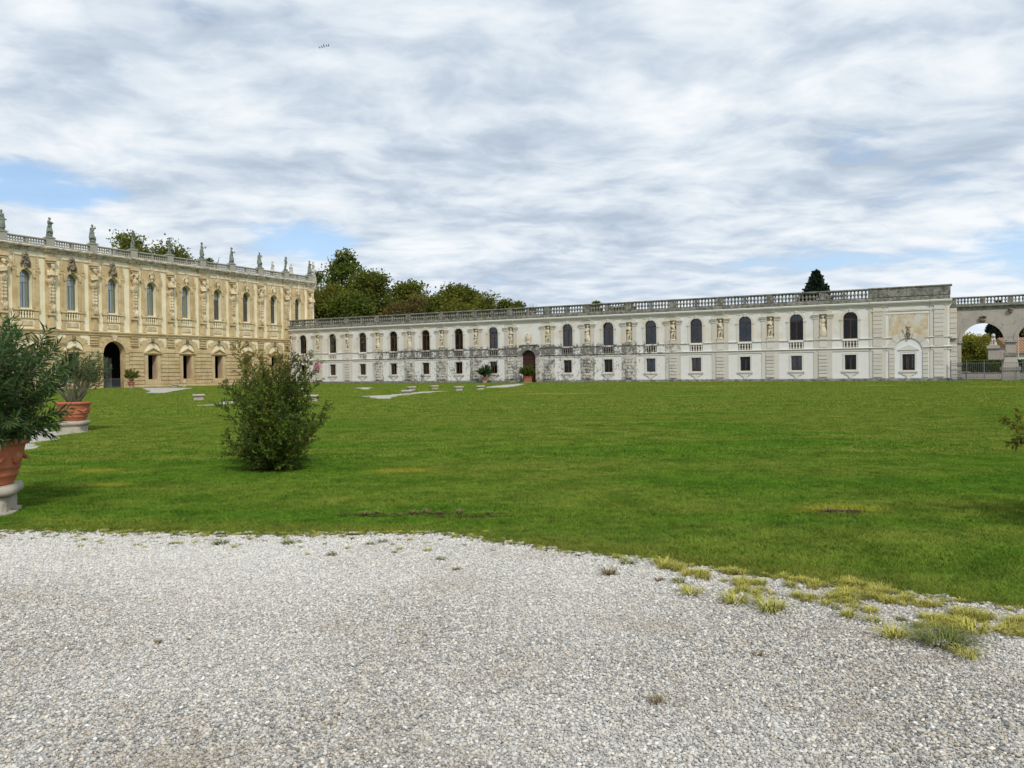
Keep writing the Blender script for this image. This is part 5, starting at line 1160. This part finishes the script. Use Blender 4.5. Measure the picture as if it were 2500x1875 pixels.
def bush(name, label, cat, loc, seed, nst, env, leaf, m, mst, per, base_r=.1, start=.35, whorl=3, twigs=0, warm=0., sc=1.0, curve=.25, sag=0., redtop=0., group=None, rz=0, tl=(.12, .34), az=None, tp_=.62):
    r = np.random.RandomState(seed); mb = MB(); P = []; D = []; T = []; Q = []; Ls = []
    t = thing(name, label, cat, loc, rz, group, sc)
    def put(p, d, k, dens, q, sz=1.0):
        for j in range(k):
            v = r.normal(size=3); v -= v.dot(d)*d; v /= np.linalg.norm(v)+1e-9
            e = d*r.uniform(.25, .9)+v*r.uniform(.5, 1.0)+np.array([0, 0, -sag*r.rand()]); e /= np.linalg.norm(e)
            P.append(p+r.normal(size=3)*.004); D.append(e); T.append(np.clip(dens+r.uniform(-.25, .35), 0, 1)); Q.append(q); Ls.append(sz*r.uniform(.65, 1.15))
    for i in range(nst):
        a = r.uniform(0, 2*PI) if az is None else r.uniform(*az); tilt = env[-1][0]*((i+r.rand())/nst)**tp_
        Lm = np.interp(tilt, [e[0] for e in env], [e[1] for e in env])*r.uniform(.78, 1.08)
        d0 = np.array([math.sin(tilt*.75)*math.cos(a), math.sin(tilt*.75)*math.sin(a), math.cos(tilt*.75)]); d1 = np.array([math.sin(tilt*(1+curve))*math.cos(a), math.sin(tilt*(1+curve))*math.sin(a), math.cos(tilt*(1+curve))])
        p = np.array([math.cos(a)*base_r*r.rand(), math.sin(a)*base_r*r.rand(), 0]); n = 12; pts = [p.copy()]; w = r.normal(size=3)*.12
        for s in range(n):
            d = d0*(1-s/n)+d1*(s/n)+w*math.sin(s*.9+i); d /= np.linalg.norm(d); p = p+d*Lm/n; pts.append(p.copy())
        mb.tube([tuple(q) for q in pts], (.012 if twigs else .011)*(1+Lm*.25), .003, 5)
        pts = np.array(pts); ct = r.uniform(.1, .6)
        st = np.arange(start*Lm, Lm, per)
        for s in st:
            f = s/Lm*n; k = min(int(f), n-1); q = pts[k]+(pts[k+1]-pts[k])*(f-k); d = pts[k+1]-pts[k]; d /= np.linalg.norm(d)
            if twigs and s < Lm*.97:
                v = r.normal(size=3); v -= v.dot(d)*d; v /= np.linalg.norm(v); td = d*.55+v*.9+np.array([0, 0, .15]); td /= np.linalg.norm(td); tlg = r.uniform(*tl)*(1-.45*s/Lm); tp = q.copy(); tpts = [tuple(tp)]
                tc = ct+r.uniform(-.2, .3)
                for u in range(int(tlg/.016)):
                    td = td+r.normal(size=3)*.06+np.array([0, 0, .02]); td /= np.linalg.norm(td); tp = tp+td*.016
                    hz = tp[2]/env[0][1]; qq = warm*r.rand() if redtop == 0 else np.clip((hz-redtop)*3.0+r.uniform(-.5, .35), 0, 1)*r.uniform(.4, 1)
                    put(tp, td, 2, tc, qq if r.rand() > .03 else .8)
                tpts.append(tuple(tp)); mb.tube(tpts, .003, .0015, 3)
            else: put(q, d, whorl, ct+.2*s/Lm, warm*r.rand()**2)
    P = np.array(P); D = np.array(D); Ls = np.array(Ls); V, F = leaves(P, D, Ls*leaf[0], Ls*leaf[1], r, .25)
    mb.obj('stems', mst, t, smooth=True)
    link('foliage', np_mesh('foliage', V, F, m, {'tint': np.repeat(T, 4), 'warm': np.repeat(Q, 4)}), t)
    return t
M_STEM = mat('grey_green_stem', lambda g: g.mix(g.noise(g.pos(), 9, 3), (.13, .13, .08), (.24, .22, .16)), .8)
M_STEMD = mat('brown_stem', lambda g: g.mix(g.noise(g.pos(), 9, 3), (.05, .035, .025), (.13, .09, .06)), .8)
oenv = [(0, 1.85), (.35, 1.75), (.7, 1.45), (1.0, 1.05)]
p = G(-37, 1252); t = thing('stone_pedestal', 'stone pedestal under the terracotta pot cut by the left edge', 'pedestal', (p.x, p.y, 0), .35, 'pedestals under pots'); ped_parts(t)
pot('nearest terracotta pot with rosette and swag, cut by the left edge', p, .34, .80)
bush('oleander', 'big dark green oleander in the near pot at the left edge', 'oleander', (p.x, p.y, .82), 31, 125, [(0, 1.65), (.45, 1.62), (.72, 1.42), (.95, 1.1), (1.15, .8), (1.4, .55)], (.15, .024), L_OLEA, M_STEM, .026, .2, .42, 3, curve=.3, sag=.25, warm=.25)
p2 = G(181, 1055); t = thing('stone_pedestal', 'stone pedestal under the second terracotta pot', 'pedestal', (p2.x, p2.y, 0), .1, 'pedestals under pots'); ped_parts(t)
pot('second terracotta pot with swag handles standing clear on its pedestal', p2, .34, -.47)
bush('oleander', 'airy oleander with splayed bare stems in the second pot', 'oleander', (p2.x, p2.y, .82), 32, 62, [(0, 1.7), (.35, 1.75), (.7, 1.55), (.9, 1.3)], (.13, .022), L_OLEA, M_STEM, .034, .16, .55, 3, curve=.15, warm=.4)
p3 = G(320.5, 948.5); t = thing('stone_pedestal', 'stone pedestal under the pot by the dark archway', 'pedestal', (p3.x, p3.y, 0), .1, 'pedestals under pots'); ped_parts(t)
pot('terracotta pot right of the dark archway of the ochre wing', p3, .34, 0)
bush('oleander', 'small airy oleander potted right of the dark archway', 'oleander', (p3.x, p3.y, .82), 33, 60, [(0, 1.75), (.5, 1.6), (.95, 1.35)], (.2, .05), L_GREEN, M_STEM, .045, .16, .6, 4, curve=.2, warm=.2)
p4 = to_w(36.55, -1.5); t = thing('stone_pedestal', 'stone pedestal under the pot left of the brown gate', 'pedestal', (p4.x, p4.y, 0), .1, 'pedestals under pots'); ped_parts(t)
pot('terracotta pot left of the brown gate below a ground floor window', p4, .34, .4)
bush('oleander', 'dark rounded potted oleander to the left of the brown gate', 'oleander', (p4.x, p4.y, .82), 34, 80, [(0, 1.9), (.5, 1.7), (1.0, 1.4)], (.24, .06), L_OLEA, M_STEM, .05, .16, .4, 4, curve=.2)
p5 = to_w(GATE+.5, -1.4); bx = thing('planter', 'square terracotta planter right in front of the brown gate', 'planter', (p5.x, p5.y, .01), -WT)
MB().box(-.46, .46, -.46, .46, .12, .85).obj('box', M_TERRA, bx, bevel=.03); MB().box(-.52, .52, -.52, .52, .85, .98).obj('rim', M_TERRA, bx, bevel=.02); MB().box(-.5, .5, -.5, .5, 0, .12).obj('foot', M_BENCH, bx)
bush('oleander', 'dense dark rounded bush in the square planter at the brown gate', 'oleander', (p5.x, p5.y, .95), 35, 110, [(0, 1.75), (.6, 1.5), (1.2, 1.1)], (.22, .06), L_DARK, M_STEM, .05, .2, .35, 4, curve=.25)
q = G(449.8, 945); bo = thing('stone_bollard', 'short dark stone bollard with a knob at the foot of the ochre wing', 'bollard', (q.x, q.y, 0)); MB().lathe([(.22, 0), (.22, .12), (.12, .2), (.1, .55), (.2, .62), (.22, .7), (.1, .76), (.09, .82), (.02, .9)], 14).obj('shaft', M_VCARVE, bo, smooth=True)
# the bushy shrub
ps = G(682, 1147)
bush('crape_myrtle', 'bushy multi-stemmed shrub with reddish tips standing on the lawn', 'shrub', (ps.x, ps.y, 0), 41, 58, [(0, 2.0), (.22, 2.1), (.45, 2.15), (.6, 1.9), (.8, 1.5), (1.05, 1.1), (1.3, .85), (1.45, .7)], (.046, .025), L_MYR, M_STEMD, .038, .14, .08, 2, twigs=1, redtop=.72, curve=.0, tl=(.12, .42), tp_=.95)
mb = MB()
fl = at(776, 897, ps.y-.3); 
M_PINK = mat('pink_blossom', lambda g: g.mix(g.rnd(), (.55, .10, .25), (.7, .25, .4)), .7)
rr_ = np.random.RandomState(3); P_ = np.array(fl)+rr_.normal(size=(60, 3))*np.array([.03, .03, .028]); D_ = rr_.normal(size=(60, 3)); D_ /= np.linalg.norm(D_, axis=1)[:, None]
V_, F_ = leaves(P_, D_, .026*np.ones(60), .02*np.ones(60), rr_); sh = [o for o in C.objects if o.name == 'crape_myrtle'][0]
V_ = V_-np.array(sh.location); link('blossom', np_mesh('blossom', V_, F_, M_PINK), sh)
MB().tube([(.35, -.1, 1.2), (fl.x-ps.x, fl.y-ps.y, fl.z)], .006, .003, 4).obj('stem', M_STEMD, sh)
so = [(ps.x+.62*math.cos(a)*(1+.25*math.sin(3*a)), ps.y+.42*math.sin(a)*(1+.2*math.sin(2*a+1))) for a in [2*PI*k/24 for k in range(24)]]
sheet('soil', so, .010, M_SOIL)
pr_ = G(2812, 1288); bush('crape_myrtle', 'shrub mostly outside the right edge with yellowish twig tips reaching in', 'shrub', (pr_.x, pr_.y, 0), 43, 44, [(0, 1.5), (.4, 1.4), (.8, 1.45), (1.0, 1.55), (1.2, 1.35), (1.4, 1.1)], (.06, .03), L_YBUD, M_STEMD, .04, .14, .15, 2, twigs=1, warm=.55, curve=-.05, tl=(.14, .38))
# bare earth on the lawn and its dead tufts
for cx_, cy_, rx_, ry_, sd in ((1010, 1258, 1.05, .10, 1), (1150, 1262, .5, .06, 2), (2045, 1252, .40, .17, 3)):
    c = G(cx_, cy_); sheet('soil', [(c.x+rx_*math.cos(a)*(1+.2*math.sin(3*a+sd)), c.y+ry_*math.sin(a)*(1+.25*math.sin(4*a))) for a in [2*PI*k/20 for k in range(20)]], .010, M_SOIL)
M_STRAW = mat('straw_grass', lambda g: g.mix(g.attr('tint'), g.mix(g.rnd(), (.19, .225, .018), (.38, .355, .045)), (.50, .44, .12)), .7, .2)
M_STRAWG = mat('olive_grass', lambda g: g.mix(g.attr('tint'), (.06, .10, .015), (.22, .22, .06)), .7, .2)
M_DEAD = mat('dead_brown_grass', lambda g: g.mix(g.attr('tint'), (.10, .078, .038), (.33, .25, .13)), .8, .2)
def clump_mesh(n, R, h, w, seed, m, lean=1.0):
    r = np.random.RandomState(seed); a = r.uniform(0, 2*PI, n); rad = R*.35*np.sqrt(r.rand(n)); x, y = rad*np.cos(a), rad*np.sin(a)
    b = a+r.normal(size=n)*.6; hh = h*r.uniform(.45, 1.1, n); ln = R*r.uniform(.3, 1.0, n)*lean; dx, dy = np.cos(b)*ln, np.sin(b)*ln; wx, wy = -np.sin(b)*w/2, np.cos(b)*w/2; z = np.zeros(n)
    V = np.stack([np.stack([x-wx, y-wy, z-.005], 1), np.stack([x+wx, y+wy, z-.005], 1), np.stack([x+dx*.45+wx*.8, y+dy*.45+wy*.8, hh*.85], 1), np.stack([x+dx*.45-wx*.8, y+dy*.45-wy*.8, hh*.85], 1), np.stack([x+dx, y+dy, hh*r.uniform(.5, 1.1, n)], 1)], 1).reshape(-1, 3)
    k = np.arange(n)*5; F = np.concatenate([np.stack([k, k+1, k+2], 1), np.stack([k, k+2, k+3], 1), np.stack([k+3, k+2, k+4], 1)])
    return np_mesh('grass_clump', V, F, m, {'tint': np.repeat(r.rand(n), 5)})
CL = [clump_mesh(95, .115, .075, .0048, 200+i, M_STRAW) for i in range(4)]+[clump_mesh(340, .22, .085, .004, 210, M_STRAWG, 1.0), clump_mesh(90, .09, .05, .004, 211, M_STRAWG), clump_mesh(80, .07, .055, .004, 212, M_DEAD)]
def cz(x, y): return 1300+x*.5425, 1200+y*.5425
ICL = [((345, 378), 6, 1.6, 'flat brown grass clump on the gravel near the lawn edge, leftmost of the straw band'), ((425, 330), 5, 1.2, 'olive green clump at the lawn edge above the flat brown one'), ((590, 333), 0, 1.2, 'yellow-green clump on the lawn edge before the straw band begins'), ((715, 467), 1, 1.3, 'spiky yellow clump on bare gravel below the start of the straw band'), ((660, 417), 5, 1.1, 'small olive clump above the spiky yellow clump'),
       ((570, 407), 6, .9, 'small brown clump between the flat brown and the olive clump'), ((910, 507), 2, 1.5, 'large pale yellow clump at the lower rim of the straw band'), ((1070, 540), 3, 1.6, 'wide pale yellow clump at the bottom of the straw band'), ((1410, 468), 0, 1.1, 'upright bright yellow clump touching the green lawn'), ((1625, 660), 1, 1.4, 'yellow clump with a dark green heart left of the biggest clump'), ((1850, 690), 4, 1.25, 'biggest dark grass clump at the lower right end of the straw band'),
       ((1985, 640), 2, 1.5, 'pale yellow clump right beside the biggest dark clump'), ((1950, 750), 3, 1.1, 'yellow clump on the gravel below the biggest dark clump'), ((2125, 640), 1, 1.0, 'low yellow clump near the right edge'), ((1920, 575), 5, 1.5, 'fresh green clump above the biggest dark clump'), ((560, 955), 6, .85, 'tiny dry brown clump alone in the middle of the gravel'), ((1015, 745), 6, .7, 'tiny dry tuft in the gravel below the straw band')]
for (x, y), k, s, lb in ICL:
    q = G(*cz(x, y)); o = link('grass_clump', CL[k], None, (q.x, q.y, .004), (0, 0, random.uniform(0, 6)), (s, s, s*.72)); tag(o, lb, 'grass clump', 'grass clumps on the gravel')
for (x, y), k, s, lb in [((539, 1331), 5, 1.4, 'wide flat green clump in the gravel on the left half'), ((705, 1330), 5, 1.2, 'green clump in the gravel right of the wide flat one'), ((934, 1326), 5, .9, 'small bright green clump close to the lawn edge in the middle'), ((905, 1332), 5, .8, 'small olive clump beside the small bright green one'), ((810, 1359), 6, 1.0, 'brownish green clump standing alone below the middle lawn edge'), ((1078, 1369), 5, .8, 'faint green clump right of the brownish one'), ((1115, 1395), 6, .8, 'faint brown clump below the faint green one'), ((385, 1572), 6, .55, 'tiny dark tuft in the left gravel')]:
    q = G(x, y); o = link('grass_clump', CL[k], None, (q.x, q.y, .004), (0, 0, random.uniform(0, 6)), (s, s, s*.72)); tag(o, lb, 'grass clump', 'grass clumps on the gravel')
P = []; A = []; S = []; I = []
band = [(560, 325), (800, 345), (1000, 372), (1250, 410), (1500, 430), (1700, 500), (1950, 560), (2200, 590)]; bw = [10, 45, 80, 105, 110, 90, 70, 45]
for i in range(520):
    x = random.uniform(560, 2220); m_ = np.interp(x, [b[0] for b in band], [b[1] for b in band]); w_ = np.interp(x, [b[0] for b in band], bw)
    y = m_+w_*(abs(random.gauss(0, .62)) if random.random() < .8 else -random.random()*.2)
    qx, qy = cz(x, y+12); q = G(qx, qy)
    if noise.noise(Vector((q.x*3.3, q.y*4.1, 4))) < -.04: continue
    P.append((q.x, q.y, .004)); A.append(random.uniform(0, 6)); S.append(random.uniform(.3, .85)); I.append(random.choice([0, 1, 2, 3, 0, 1, 2, 3, 5]))
for i in range(150):
    q = G(random.uniform(-100, 1250), 1300+abs(random.gauss(0, 22))+random.random()*6)
    P.append((q.x, q.y, .004)); A.append(random.uniform(0, 6)); S.append(random.uniform(.25, .5)); I.append(random.choice([5, 5, 0]))
for i in range(110):
    q = G(random.uniform(0, 2500), random.uniform(1400, 1850)); P.append((q.x, q.y, .004)); A.append(random.uniform(0, 6)); S.append(random.uniform(.12, .28)); I.append(random.choice([5, 6, 6]))
for i in range(900):
    x = random.uniform(-7, 6.5); y = float(edge_y(x))+float(wig([x], [0])[0])*.6-abs(random.gauss(0, .09))+.04
    if abs(x) > y*.8: continue
    P.append((x, y, .004)); A.append(random.uniform(0, 6)); S.append(random.uniform(.2, .5)); I.append(random.choice([5, 5, 5, 0]))
scatter('straw_grass', P, A, S, I, CL, 'thin yellow straw grass creeping from the lawn over the gravel', 'grass')
for i in range(14):
    q = G(random.uniform(890, 1200), 1258+random.uniform(-3, 3)) if i < 11 else G(random.uniform(2015, 2080), 1252); o = link('dead_tuft', CL[6], None, (q.x, q.y, .005), (0, 0, random.uniform(0, 6)), (random.uniform(.5, 1.2),)*3)
    tag(o, *(('tuft of dead brown grass along the bare earth streak in the lawn', 'grass clump', 'dead tufts along the bare earth streak') if i < 11 else ('dead grass tuft in the small bare hollow on the right of the lawn', 'grass clump', 'dead tufts in the bare hollow')))
# distant birds
M_BIRD = mat('bird_feathers', lambda g: g.mix(.5, (.16, .18, .20), (.2, .22, .24)), .8)
BM = MB(); BM.ell((0, 0, 0), (.07, .22, .06), sub=1); BM.face([(0, -.08, .02), (.45, -.02, .16), (.5, .06, .15), (0, .1, .02)]); BM.face([(0, -.08, .02), (-.45, -.02, .16), (-.5, .06, .15), (0, .1, .02)]); BM = BM.mesh('bird', M_BIRD)
for i, (x, y) in enumerate([(781, 117), (786, 115), (791, 113), (797, 112.5), (802, 112)]):
    q = at(x, y, 160); o = link('bird', BM, None, tuple(q), (0, .2*(i % 3), 1.2+i*.2)); tag(o, ['leftmost tiny bird in the line', 'second tiny bird from the left in the line', 'middle tiny bird of the line', 'second tiny bird from the right in the line', 'rightmost tiny bird in the line'][i]+' high in the sky', 'bird', 'line of birds high in the sky')
